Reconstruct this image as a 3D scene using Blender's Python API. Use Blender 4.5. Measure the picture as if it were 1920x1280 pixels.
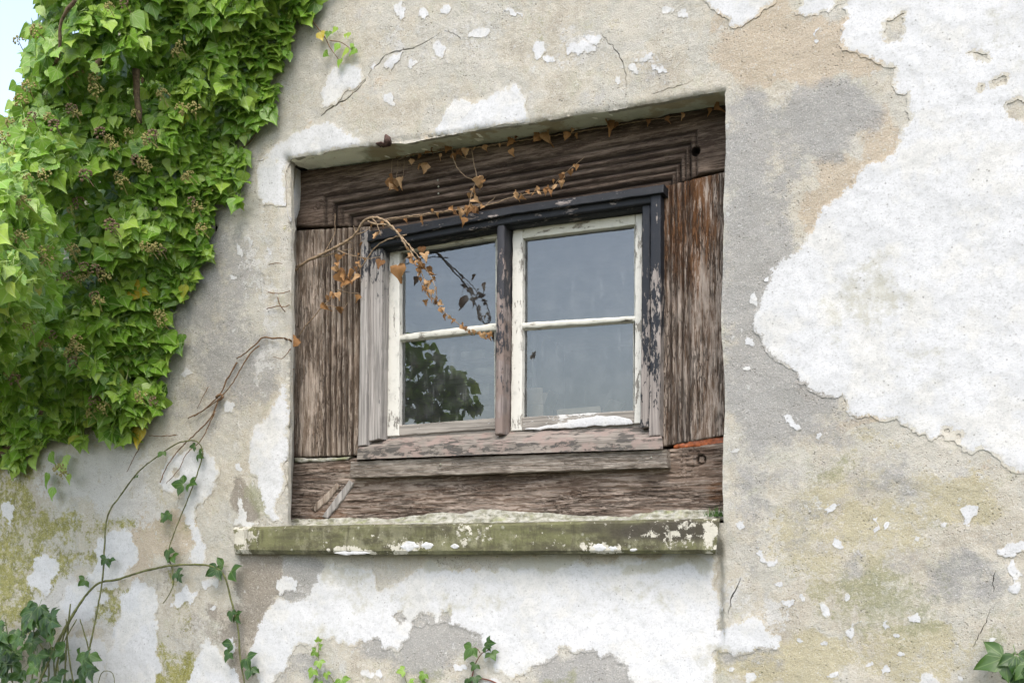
import bpy, bmesh, math, random
import numpy as np
from mathutils import Vector, Matrix
from mathutils.geometry import delaunay_2d_cdt

for o in list(bpy.data.objects):
    bpy.data.objects.remove(o)
scene = bpy.context.scene
COL = scene.collection
RNG = random.Random(11)
NPR = np.random.default_rng(5)

# ------------------------------------------------------------------ camera
ANG = math.radians(25.0)          # camera turned left of the wall's normal
FPX = 1910.0                      # focal length in photo pixels (photo 1920 wide)
HY = 1040.0                       # horizon row in the photo
DIST = 2.88                       # camera to wall
CAM = Vector((1.344, -DIST, 1.60))
cam_d = bpy.data.cameras.new('camera')
cam = bpy.data.objects.new('camera', cam_d)
COL.objects.link(cam)
cam.location = CAM
cam.rotation_euler = (math.radians(90), 0, ANG)
cam_d.sensor_width = 36.0
cam_d.lens = 36.0 * FPX / 1920.0
cam_d.shift_y = (HY - 640.0) / 1920.0
cam_d.clip_start = 0.05
cam_d.clip_end = 500.0
scene.camera = cam

# ------------------------------------------------------------------ light
SUN_EL, SUN_AZ = math.radians(55), math.radians(158)   # bright overcast, from in front of the wall
world = bpy.data.worlds.new('World')
scene.world = world
world.use_nodes = True
wn = world.node_tree
wn.nodes.clear()
w_out = wn.nodes.new('ShaderNodeOutputWorld')
w_bg = wn.nodes.new('ShaderNodeBackground')
w_sky = wn.nodes.new('ShaderNodeTexSky')
w_sky.sky_type = 'NISHITA'
w_sky.sun_disc = False
w_sky.sun_elevation = SUN_EL
w_sky.sun_rotation = SUN_AZ
w_sky.dust_density = 3.0
w_sky.air_density = 1.2
w_hs = wn.nodes.new('ShaderNodeHueSaturation')
w_hs.inputs['Saturation'].default_value = 0.76
wn.links.new(w_sky.outputs[0], w_hs.inputs['Color'])
wn.links.new(w_hs.outputs[0], w_bg.inputs['Color'])
w_bg.inputs['Strength'].default_value = 0.15
wn.links.new(w_bg.outputs[0], w_out.inputs['Surface'])

sun_d = bpy.data.lights.new('sun', 'SUN')
sun_d.energy = 0.55
sun_d.angle = math.radians(28)
sun_d.color = (1.0, 0.95, 0.87)
sun = bpy.data.objects.new('sun', sun_d)
COL.objects.link(sun)
sdir = Vector((math.sin(SUN_AZ) * math.cos(SUN_EL), math.cos(SUN_AZ) * math.cos(SUN_EL), math.sin(SUN_EL)))
sun.rotation_euler = sdir.to_track_quat('Z', 'Y').to_euler()
sun.location = (0, -4, 8)

vs = scene.view_settings
vs.view_transform = 'Standard'
vs.look = 'None'
vs.gamma = 1.0
vs.use_curve_mapping = False
vs.exposure = 1.55
scene.render.engine = 'CYCLES'
scene.cycles.max_bounces = 8
scene.cycles.transparent_max_bounces = 12

# ------------------------------------------------------------------ pixel <-> place
FW = Vector((-math.sin(ANG), math.cos(ANG), 0))
RT = Vector((math.cos(ANG), math.sin(ANG), 0))


def P(px, py, y=0.0, k=0.0):
    """the point where the photo's pixel meets the vertical plane  Y = y + k * X"""
    d = FW * FPX + RT * (px - 960.0) + Vector((0, 0, 1)) * (HY - py)
    t = (y + k * CAM.x - CAM.y) / (d.y - k * d.x)
    return CAM + d * t


WK = 0.0                        # the window is set slightly askew in its opening
WY = 0.122


def W(px, py, off=0.0):           # on the window's own plane
    return P(px, py, WY + off, WK)


def to_px(x, y, z):
    rx, ry, rz = x - CAM.x, y - CAM.y, z - CAM.z
    f = rx * FW.x + ry * FW.y
    r = rx * RT.x + ry * RT.y
    return 960.0 + FPX * r / f, HY - FPX * rz / f


# ------------------------------------------------------------------ noise
_perm = np.arange(512)
np.random.default_rng(3).shuffle(_perm)
_ga = np.random.default_rng(4).uniform(0, 2 * np.pi, 512)
_gx, _gy = np.cos(_ga), np.sin(_ga)


def perlin(x, y, seed=0):
    x = np.asarray(x, float) + seed * 17.37
    y = np.asarray(y, float) + seed * 9.71
    xi, yi = np.floor(x).astype(int), np.floor(y).astype(int)
    xf, yf = x - xi, y - yi

    def g(ix, iy, fx, fy):
        h = _perm[(_perm[ix & 511] + iy) & 511]
        return _gx[h] * fx + _gy[h] * fy
    u = xf * xf * xf * (xf * (xf * 6 - 15) + 10)
    v = yf * yf * yf * (yf * (yf * 6 - 15) + 10)
    a = g(xi, yi, xf, yf)
    b = g(xi + 1, yi, xf - 1, yf)
    c = g(xi, yi + 1, xf, yf - 1)
    d = g(xi + 1, yi + 1, xf - 1, yf - 1)
    return ((a + u * (b - a)) * (1 - v) + (c + u * (d - c)) * v) * 1.5


def fbm(x, y, seed=0, octs=4):
    s, a = 0.0, 0.5
    for i in range(octs):
        s = s + a * perlin(np.asarray(x) * 2 ** i, np.asarray(y) * 2 ** i, seed + i)
        a *= 0.5
    return s


def sstep(a, b, v):
    t = np.clip((np.asarray(v, float) - a) / (b - a), 0, 1)
    return t * t * (3 - 2 * t)


# ------------------------------------------------------------------ objects
def tag(o, label=None, cat=None, group=None, kind=None):
    if label: o['label'] = label
    if cat: o['category'] = cat
    if group: o['group'] = group
    if kind: o['kind'] = kind
    return o


def link(name, me, mat=None, parent=None, smooth=True):
    if mat is not None and not me.materials:
        me.materials.append(mat)
    if smooth:
        me.polygons.foreach_set('use_smooth', [True] * len(me.polygons))
    o = bpy.data.objects.new(name, me)
    COL.objects.link(o)
    if parent is not None:
        o.parent = parent
        o.matrix_parent_inverse = parent.matrix_world.inverted()
    return o


def empty(name, loc, label, cat, group=None):
    o = bpy.data.objects.new(name, None)
    COL.objects.link(o)
    o.location = loc
    o.empty_display_size = 0.1
    o.matrix_world = Matrix.Translation(loc)
    return tag(o, label, cat, group)


def pymesh(name, verts, faces):
    me = bpy.data.meshes.new(name)
    me.from_pydata([tuple(v) for v in verts], [], [tuple(f) for f in faces])
    me.update()
    return me


def attr(me, name, arr):
    a = me.attributes.new(name, 'FLOAT', 'POINT')
    a.data.foreach_set('value', np.asarray(arr, np.float32))


def sharp(o, deg=35):
    """smooth shading with hard edges above an angle"""
    me = o.data
    bm = bmesh.new()
    bm.from_mesh(me)
    lim = math.radians(deg)
    for e in bm.edges:
        if len(e.link_faces) == 2 and e.calc_face_angle(0) > lim:
            e.smooth = False
    bm.to_mesh(me)
    bm.free()
    return o


# ------------------------------------------------------------------ shader helpers
class NT:
    def __init__(self, name):
        self.m = bpy.data.materials.new(name)
        self.m.use_nodes = True
        self.t = self.m.node_tree
        self.t.nodes.clear()
        self.out = self.n('ShaderNodeOutputMaterial')
        self.co = self.n('ShaderNodeTexCoord')

    def n(self, typ):
        return self.t.nodes.new(typ)

    def put(self, sock, v):
        if v is None:
            return
        if hasattr(v, 'is_output'):
            self.t.links.new(v, sock)
        elif isinstance(v, (tuple, list)):
            sock.default_value = (*v, 1.0) if len(v) == 3 and len(sock.default_value) == 4 else v
        else:
            sock.default_value = v

    def vec(self, scale=(1, 1, 1), rot=(0, 0, 0), src='Object', loc=(0, 0, 0)):
        m = self.n('ShaderNodeMapping')
        self.put(m.inputs['Vector'], self.co.outputs[src])
        m.inputs['Scale'].default_value = scale
        m.inputs['Rotation'].default_value = rot
        m.inputs['Location'].default_value = loc
        return m.outputs[0]

    def noise(self, scale, detail=4, rough=0.55, vec=None, dist=0.0):
        x = self.n('ShaderNodeTexNoise')
        self.put(x.inputs['Vector'], vec if vec is not None else self.co.outputs['Object'])
        x.inputs['Scale'].default_value = scale
        x.inputs['Detail'].default_value = detail
        x.inputs['Roughness'].default_value = rough
        x.inputs['Distortion'].default_value = dist
        return x.outputs[0]

    def voro(self, scale, vec=None, feature='F1', out='Distance', rand=1.0):
        x = self.n('ShaderNodeTexVoronoi')
        x.feature = feature
        self.put(x.inputs['Vector'], vec if vec is not None else self.co.outputs['Object'])
        x.inputs['Scale'].default_value = scale
        x.inputs['Randomness'].default_value = rand
        return x.outputs[out]

    def ramp(self, v, stops):
        r = self.n('ShaderNodeValToRGB')
        el = r.color_ramp.elements
        while len(el) < len(stops):
            el.new(0.5)
        for e, (p, c) in zip(el, stops):
            e.position = p
            e.color = (c, c, c, 1) if not isinstance(c, (tuple, list)) else (*c, 1)
        self.put(r.inputs[0], v)
        return r.outputs[0]

    def mix(self, f, a, b, mode='MIX'):
        x = self.n('ShaderNodeMix')
        x.data_type = 'RGBA'
        x.blend_type = mode
        self.put(x.inputs[0], f)
        self.put(x.inputs[6], a)
        self.put(x.inputs[7], b)
        return x.outputs[2]

    def ma(self, op, a, b=None, clamp=False):
        x = self.n('ShaderNodeMath')
        x.operation = op
        x.use_clamp = clamp
        self.put(x.inputs[0], a)
        if b is not None:
            self.put(x.inputs[1], b)
        return x.outputs[0]

    def sm(self, v, lo, hi):
        x = self.n('ShaderNodeMapRange')
        x.interpolation_type = 'SMOOTHSTEP'
        self.put(x.inputs[0], v)
        x.inputs[1].default_value = lo
        x.inputs[2].default_value = hi
        return x.outputs[0]

    def at(self, name, typ='GEOMETRY', out='Fac'):
        x = self.n('ShaderNodeAttribute')
        x.attribute_type = typ
        x.attribute_name = name
        return x.outputs[out]

    def sep(self, v):
        x = self.n('ShaderNodeSeparateXYZ')
        self.put(x.inputs[0], v)
        return x.outputs

    def bump(self, h, strength=0.5, dist=0.002, normal=None):
        b = self.n('ShaderNodeBump')
        b.inputs['Strength'].default_value = strength
        b.inputs['Distance'].default_value = dist
        self.put(b.inputs['Height'], h)
        self.put(b.inputs['Normal'], normal)
        return b.outputs[0]

    def bsdf(self, col, rough=0.8, spec=0.3, normal=None, gain=0.73):
        p = self.n('ShaderNodeBsdfPrincipled')
        self.put(p.inputs['Base Color'], self.mix(1.0, col, (gain,) * 3, 'MULTIPLY') if gain != 1 else col)
        self.put(p.inputs['Roughness'], rough)
        p.inputs['Specular IOR Level'].default_value = spec
        self.put(p.inputs['Normal'], normal)
        return p.outputs[0]

    def done(self, sh):
        self.t.links.new(sh, self.out.inputs['Surface'])
        return self.m


# ------------------------------------------------------------------ materials
def render_colour(t):
    """bare lime render: mottled, gritty, pitted -> (colour, height)"""
    n1 = t.noise(9, 12, 0.72)
    n2 = t.noise(4.5, 12, 0.70)
    n3 = t.noise(34, 8, 0.72)
    nf = t.noise(75, 6, 0.75)
    c = t.ramp(n2, [(0.36, (0.50, 0.455, 0.37)), (0.46, (0.60, 0.555, 0.46)), (0.52, (0.56, 0.54, 0.475)), (0.62, (0.63, 0.59, 0.505))])
    hue = t.noise(13, 10, 0.7, t.vec(loc=(2, 7, 4)))
    c = t.mix(t.ma('MULTIPLY', t.sm(hue, 0.54, 0.66), 0.55), c, (0.55, 0.545, 0.42))
    c = t.mix(t.ma('MULTIPLY', t.sm(hue, 0.45, 0.34), 0.5), c, (0.50, 0.49, 0.475))
    c = t.mix(t.ma('MULTIPLY', t.sm(n3, 0.50, 0.66), 0.6), c, (0.70, 0.665, 0.59))
    run = t.noise(1, 7, 0.65, t.vec((26, 26, 2.6)))
    c = t.mix(t.ma('MULTIPLY', t.sm(run, 0.52, 0.68), 0.28), c, (0.38, 0.36, 0.31))

    def region(name, col, c, w=0.6, lo=0.40, hi=0.62, top=0.85, nz=n1):
        a = t.at(name)
        k = t.ma('ADD', t.ma('MULTIPLY', nz, 0.68), t.ma('MULTIPLY', nf, 0.32))
        v = t.ma('ADD', a, t.ma('MULTIPLY', t.ma('SUBTRACT', k, 0.5), w * 3.2))
        return t.mix(t.ma('MULTIPLY', t.sm(v, lo, hi), top), c, col)
    c = region('tan', (0.56, 0.465, 0.345), c, top=0.8)
    c = region('ochre', (0.52, 0.465, 0.29), c, w=0.7, top=0.75)
    c = region('grey', (0.375, 0.37, 0.355), c, lo=0.33, hi=0.66, top=0.85, nz=t.noise(12, 11, 0.74))
    c = region('brown', (0.30, 0.262, 0.215), c, lo=0.36, hi=0.6)
    c = region('wash', (0.66, 0.65, 0.625), c, w=0.9, lo=0.46, hi=0.58, nz=t.noise(18, 11, 0.74))
    c = region('algae', t.ramp(t.noise(30, 8, 0.74), [(0.38, (0.17, 0.17, 0.03)), (0.5, (0.30, 0.29, 0.055)), (0.62, (0.44, 0.41, 0.13))]), c, w=1.1, lo=0.38, hi=0.66, top=0.9)
    c = region('moss', (0.33, 0.335, 0.20), c, w=0.8, lo=0.38, hi=0.68, top=0.7)
    # remnants of limewash caught in the hollows
    fl = t.noise(24, 12, 0.76)
    c = t.mix(t.ma('MULTIPLY', t.sm(fl, 0.59, 0.635), 0.7), c, (0.66, 0.655, 0.63))
    # sand grit: dark and pale grains
    g1 = t.noise(260, 4, 0.8)
    c = t.mix(t.ma('MULTIPLY', t.sm(g1, 0.50, 0.66), 0.40), c, t.mix(0.75, c, (0.13, 0.10, 0.07)))
    g2 = t.noise(200, 3, 0.75, t.vec(loc=(5, 3, 1)))
    c = t.mix(t.ma('MULTIPLY', t.sm(g2, 0.52, 0.68), 0.5), c, (0.74, 0.71, 0.65))
    dens = t.noise(11, 6, 0.7, t.vec(loc=(1, 2, 9)))
    pm = None
    for sc, r, lo in ((62, 0.19, 0.45), (120, 0.26, 0.46)):
        d = t.voro(sc)
        m = t.ma('MULTIPLY', t.sm(d, r, r * 0.5), t.sm(dens, lo, lo + 0.16))
        pm = m if pm is None else t.ma('MAXIMUM', pm, m)
    c = t.mix(t.ma('MULTIPLY', pm, 0.58), c, (0.14, 0.115, 0.085))
    h = t.ma('ADD', t.ma('MULTIPLY', g1, 1.0), t.ma('MULTIPLY', n3, 1.6))
    h = t.ma('ADD', h, t.ma('MULTIPLY', nf, 1.0))
    h = t.ma('SUBTRACT', h, t.ma('MULTIPLY', pm, 1.0))
    return c, h


def mat_render():
    t = NT('lime_render')
    c, h = render_colour(t)
    return t.done(t.bsdf(c, 0.93, 0.15, t.bump(h, 0.75, 0.0045)))


def mat_whitewash():
    t = NT('whitewash')
    rc, rh = render_colour(t)
    n1 = t.noise(7, 9, 0.66)
    n2 = t.noise(60, 8, 0.76)
    c = t.ramp(n1, [(0.38, (0.70, 0.703, 0.71)), (0.50, (0.65, 0.655, 0.66)), (0.58, (0.69, 0.682, 0.655)), (0.66, (0.62, 0.618, 0.60))])
    c = t.mix(t.ma('MULTIPLY', t.sm(n2, 0.49, 0.62), 0.42), c, (0.50, 0.50, 0.495))
    c = t.mix(t.ma('MULTIPLY', t.sm(t.noise(170, 4, 0.8), 0.53, 0.64), 0.6), c, (0.40, 0.40, 0.39))
    d = t.ma('ADD', t.at('dirt'), t.ma('MULTIPLY', t.ma('SUBTRACT', t.noise(20, 10, 0.75), 0.5), 1.7))
    c = t.mix(t.ma('MULTIPLY', t.sm(d, 0.36, 0.72), 0.62), c, (0.43, 0.41, 0.31))
    sp = t.voro(55)
    pm = t.ma('MULTIPLY', t.sm(sp, 0.19, 0.09), t.sm(t.noise(8, 5, 0.7), 0.44, 0.60))
    c = t.mix(t.ma('MULTIPLY', pm, 0.65), c, (0.24, 0.235, 0.21))
    # the thin worn coat near its broken edge lets the render through
    wn_ = t.ma('ADD', t.ma('MULTIPLY', t.noise(26, 12, 0.76), 0.6), t.ma('MULTIPLY', t.noise(110, 6, 0.75), 0.4))
    e = t.ma('ADD', t.at('edge'), t.ma('MULTIPLY', t.ma('SUBTRACT', wn_, 0.5), 4.2))
    em = t.sm(e, 0.78, 0.92)
    c = t.mix(em, c, rc)
    c = t.mix(t.ma('MULTIPLY', t.at('skirt'), 0.7), c, (0.34, 0.28, 0.21))
    h = t.ma('ADD', t.ma('MULTIPLY', n2, 1.2), t.ma('MULTIPLY', t.noise(190, 3, 0.7), 0.5))
    h = t.ma('SUBTRACT', h, t.ma('MULTIPLY', em, 0.6))
    return t.done(t.bsdf(c, 0.9, 0.15, t.bump(h, 0.38, 0.0035)))


def mat_soffit():
    t = NT('soffit_plaster')
    n = t.noise(6, 6, 0.6)
    c = t.mix(t.sm(n, 0.46, 0.54), (0.34, 0.345, 0.29), (0.25, 0.22, 0.16))
    c = t.mix(t.ma('MULTIPLY', t.sm(t.at('pale'), 0.3, 0.7), 0.9), c, (0.60, 0.60, 0.55))
    c = t.mix(t.ma('MULTIPLY', t.sm(t.noise(40, 6, 0.7), 0.55, 0.7), 0.5), c, (0.16, 0.14, 0.09))
    return t.done(t.bsdf(c, 0.9, 0.15, t.bump(t.noise(60, 5, 0.6), 0.4, 0.004), 1.75))


def mat_timber(name, dark, mid, pale, axis='z', rust=0.0, scale=1.0, grey=0.5, twist=0.3, crack=0.75):
    t = NT(name)

    def gv(a, b, loc=(0, 0, 0)):
        a, b = a * scale, b * scale
        return t.vec({'z': (a, a, b), 'x': (b, a, a)}[axis], loc=loc)
    n1 = t.noise(1, 9, 0.74, gv(120, 8), twist)
    n2 = t.noise(1, 7, 0.66, gv(24, 1.6), 0.6)
    n3 = t.noise(6, 6, 0.65)
    c = t.mix(t.sm(n1, 0.42, 0.57), mid, pale)
    c = t.mix(t.ma('MULTIPLY', t.sm(n2, 0.50, 0.62), 0.75), c, mid)
    if rust:
        r = t.ma('MULTIPLY', t.sm(t.ma('ADD', t.at('rust'), t.ma('MULTIPLY', t.ma('SUBTRACT', n2, 0.5), 1.6)), 0.35, 0.75), rust)
        r = t.ma('MULTIPLY', r, t.sm(n1, 0.66, 0.50))
        c = t.mix(r, c, (0.165, 0.078, 0.034))
    # silvery fibres
    fl = t.sm(t.noise(1, 8, 0.75, gv(150, 16, (9, 4, 7))), 0.54, 0.60)
    c = t.mix(t.ma('MULTIPLY', fl, 0.6), c, tuple(min(0.7, x * 1.45) for x in pale))
    # drying cracks: sharp dark lines along the grain, long ones and hairs
    ln = None
    for a, b, w, loc in ((34, 1.5, 0.020, (3, 1, 2)), (75, 4.5, 0.028, (7, 5, 1)), (140, 13, 0.036, (2, 8, 3))):
        q = t.noise(1, 3, 0.55, gv(a, b, loc), twist)
        m = t.sm(t.ma('ABSOLUTE', t.ma('SUBTRACT', q, 0.5)), w, w * 0.25)
        ln = m if ln is None else t.ma('MAXIMUM', ln, m)
    ln = t.ma('MULTIPLY', ln, t.sm(t.noise(1, 5, 0.6, gv(18, 5, (5, 5, 5))), 0.42, 0.56))
    c = t.mix(t.ma('MULTIPLY', ln, crack), c, dark)
    ag = t.at('cut')
    c = t.mix(t.ma('MULTIPLY', ag, 0.92), c, dark)  # carved grooves and peg hole painted darker, deepening their shade
    c = t.mix(t.ma('MULTIPLY', t.sm(n3, 0.48, 0.68), 0.45), c, tuple(x * 0.55 for x in mid))
    h = t.ma('SUBTRACT', t.ma('ADD', n1, t.ma('MULTIPLY', n2, .6)), t.ma('MULTIPLY', ln, 1.6 * crack))
    return t.done(t.bsdf(c, 0.88, 0.15, t.bump(h, 0.9, 0.004)))


def mat_paint(name, paint, wood, axis='z', z_lo=None, z_hi=None, bare=0.5, under=None, rough=0.55):
    """old paint that has flaked off; where z_lo..z_hi is given the bare wood grows downwards"""
    t = NT(name)
    st = {'z': (70, 70, 20), 'x': (20, 70, 70)}[axis]
    g = {'z': (140, 140, 5), 'x': (5, 140, 140)}[axis]
    n1 = t.noise(1, 9, 0.74, t.vec(st))
    n2 = t.noise(9, 5, 0.6)
    gr = t.noise(1, 5, 0.6, t.vec(g), 0.4)
    m = t.ma('ADD', n1, t.ma('MULTIPLY', t.ma('SUBTRACT', n2, 0.5), 0.5))
    if z_lo is not None:
        z = t.sep(t.co.outputs['Object'])[2]
        zz = t.sm(z, z_hi, z_lo)
        m = t.ma('ADD', m, t.ma('MULTIPLY', t.ma('SUBTRACT', zz, 0.5), 0.26))
    k = t.sm(m, bare, bare + 0.025)
    w = t.mix(t.sm(gr, 0.3, 0.68), tuple(x * 0.45 for x in wood), wood)
    if under:
        w = t.mix(t.sm(t.noise(14, 5, 0.6), 0.45, 0.58), w, under)
    pc = t.mix(t.ma('MULTIPLY', t.sm(t.noise(30, 6, 0.7), 0.5, 0.7), 0.5), paint, tuple(x * 0.6 + 0.03 for x in paint))
    c = t.mix(k, pc, w)
    r = t.mix(k, (rough,) * 3, (0.85,) * 3)
    h = t.ma('ADD', t.ma('MULTIPLY', gr, 0.5), t.ma('MULTIPLY', k, -0.7))
    return t.done(t.bsdf(c, r, 0.22, t.bump(h, 0.7, 0.0025)))


def mat_stone_sill():
    t = NT('mossy_stone')
    v = t.vec((1.2, 6, 6))
    n1 = t.noise(2.4, 8, 0.62, v)
    n2 = t.noise(30, 6, 0.66)
    z = t.sep(t.co.outputs['Object'])
    c = t.mix(t.sm(n1, 0.38, 0.62), (0.085, 0.078, 0.05), (0.175, 0.175, 0.085))
    c = t.mix(t.ma('MULTIPLY', t.sm(t.noise(9, 10, 0.75), 0.50, 0.62), 0.7), c, (0.30, 0.29, 0.19))
    c = t.mix(t.ma('MULTIPLY', t.sm(t.noise(15, 10, 0.75, t.vec(loc=(4, 4, 4))), 0.52, 0.66), 0.7), c, (0.085, 0.075, 0.05))
    c = t.mix(t.ma('MULTIPLY', t.sm(n2, 0.5, 0.68), 0.6), c, (0.23, 0.225, 0.125))
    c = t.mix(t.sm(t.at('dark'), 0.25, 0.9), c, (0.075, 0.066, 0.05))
    fl = t.ma('ADD', t.noise(34, 6, 0.72), t.ma('MULTIPLY', t.at('flake'), 0.3))
    c = t.mix(t.sm(fl, 0.625, 0.66), c, (0.60, 0.57, 0.48))
    c = t.mix(t.ma('MULTIPLY', t.sm(t.noise(1, 6, 0.7, t.vec((40, 40, 5))), 0.5, 0.66), 0.55), c, (0.07, 0.062, 0.04))
    c = t.mix(t.ma('MULTIPLY', t.sm(t.voro(26), 0.2, 0.1), t.sm(t.noise(7), 0.5, 0.6)), c, (0.42, 0.42, 0.33))
    h = t.ma('ADD', n2, t.ma('MULTIPLY', t.noise(140, 3), 0.5))
    return t.done(t.bsdf(c, 0.9, 0.2, t.bump(h, 0.6, 0.004)))


def mat_plain(name, col, rough=0.85, var=0.35, scale=40, spec=0.25, bump=0.4):
    t = NT(name)
    n = t.noise(scale, 6, 0.65)
    c = t.mix(t.sm(n, 0.35, 0.68), tuple(x * (1 - var) for x in col), tuple(min(1, x * (1 + var * 0.6)) for x in col))
    return t.done(t.bsdf(c, rough, spec, t.bump(n, bump, 0.003)))


def mat_mortar():
    t = NT('mortar')
    n = t.noise(35, 7, 0.68)
    c = t.mix(t.sm(n, 0.36, 0.62), (0.24, 0.235, 0.17), (0.50, 0.49, 0.43))
    c = t.mix(t.ma('MULTIPLY', t.sm(t.noise(11, 6, 0.65), 0.5, 0.68), 0.75), c, (0.30, 0.32, 0.15))
    c = t.mix(t.ma('MULTIPLY', t.sm(t.noise(80, 4, 0.7), 0.58, 0.7), 0.6), c, (0.2, 0.18, 0.13))
    return t.done(t.bsdf(c, 0.92, 0.15, t.bump(n, 0.8, 0.008)))


def mat_glass():
    t = NT('dusty_window_glass')
    fr = t.n('ShaderNodeFresnel')
    fr.inputs['IOR'].default_value = 2.0    # two faces of old glass, raised further to brighten the reflected sky
    gl = t.n('ShaderNodeBsdfGlossy')
    gl.inputs['Roughness'].default_value = 0.0
    gl.inputs['Color'].default_value = (0.93, 0.97, 1.0, 1)  # blue tint put into the reflection itself
    t.put(gl.inputs['Normal'], t.bump(t.noise(2.2, 2, 0.4), 0.03, 0.02))
    tr = t.n('ShaderNodeBsdfTransparent')
    tr.inputs['Color'].default_value = (0.92, 0.95, 0.94, 1)
    m1 = t.n('ShaderNodeMixShader')
    t.put(m1.inputs[0], fr.outputs[0])
    t.put(m1.inputs[1], tr.outputs[0])
    t.put(m1.inputs[2], gl.outputs[0])
    df = t.n('ShaderNodeBsdfDiffuse')
    df.inputs['Color'].default_value = (0.60, 0.62, 0.62, 1)
    m2 = t.n('ShaderNodeMixShader')
    dust_haze = t.ma('ADD', t.ma('MULTIPLY', t.sm(t.noise(16, 6, 0.7), 0.4, 0.75), 0.05), 0.02)  # dust on the glass, plus pale haze added to brighten the panes
    dust_haze = t.ma('ADD', dust_haze, t.ma('MULTIPLY', t.sm(t.noise(1, 7, 0.72, t.vec((70, 70, 9))), 0.55, 0.72), 0.07))
    # bird lime and paint spots
    sp = t.ma('MULTIPLY', t.sm(t.voro(13, t.vec((1, 1, 0.6))), 0.085, 0.055), t.sm(t.noise(5, 2), 0.55, 0.6))
    t.put(m2.inputs[0], t.ma('ADD', dust_haze, t.ma('MULTIPLY', sp, 0.5), True))
    t.put(m2.inputs[1], m1.outputs[0])
    t.put(m2.inputs[2], df.outputs[0])
    return t.done(m2.outputs[0])


def mat_leaf(name, c_lo, c_mid, c_hi, use_obj, vein=(0.40, 0.50, 0.20), rough=0.36, trans=0.35, old=None, spec=0.5):
    t = NT(name)
    if use_obj:
        oi = t.n('ShaderNodeObjectInfo')
        tint = oi.outputs['Random']
    else:
        tint = t.at('tint')
    c = t.ramp(tint, [(0.0, c_lo), (0.45, c_mid), (0.93, c_hi)] + ([(0.985, old)] if old else []))
    uv = t.sep(t.co.outputs['UV'])
    au = t.ma('ABSOLUTE', uv[0])
    rr = t.ma('SQRT', t.ma('ADD', t.ma('MULTIPLY', uv[0], uv[0]), t.ma('MULTIPLY', uv[1], uv[1])))
    mid = t.sm(au, 0.030, 0.012)
    ang = t.ma('ARCTAN2', au, t.ma('ADD', uv[1], 0.02))
    s1 = t.sm(t.ma('MULTIPLY', t.ma('ABSOLUTE', t.ma('SUBTRACT', ang, 0.62)), rr), 0.022, 0.008)
    s2 = t.sm(t.ma('MULTIPLY', t.ma('ABSOLUTE', t.ma('SUBTRACT', ang, 1.25)), rr), 0.022, 0.008)
    vm = t.ma('MAXIMUM', mid, t.ma('MAXIMUM', s1, s2))
    n = t.noise(60, 4, 0.6)
    c = t.mix(t.ma('MULTIPLY', t.sm(n, 0.45, 0.7), 0.35), c, c_lo)
    c = t.mix(t.ma('MULTIPLY', vm, 0.55), c, vein)
    nb = t.bump(t.ma('ADD', vm, t.ma('MULTIPLY', n, 0.6)), 0.25, 0.002)
    b = t.bsdf(c, rough, spec, nb, 1)
    tr = t.n('ShaderNodeBsdfTranslucent')
    t.put(tr.inputs['Color'], t.mix(0.5, c, c_hi))
    mx = t.n('ShaderNodeMixShader')
    mx.inputs[0].default_value = trans
    t.put(mx.inputs[1], b)
    t.put(mx.inputs[2], tr.outputs[0])
    return t.done(mx.outputs[0])


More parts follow.
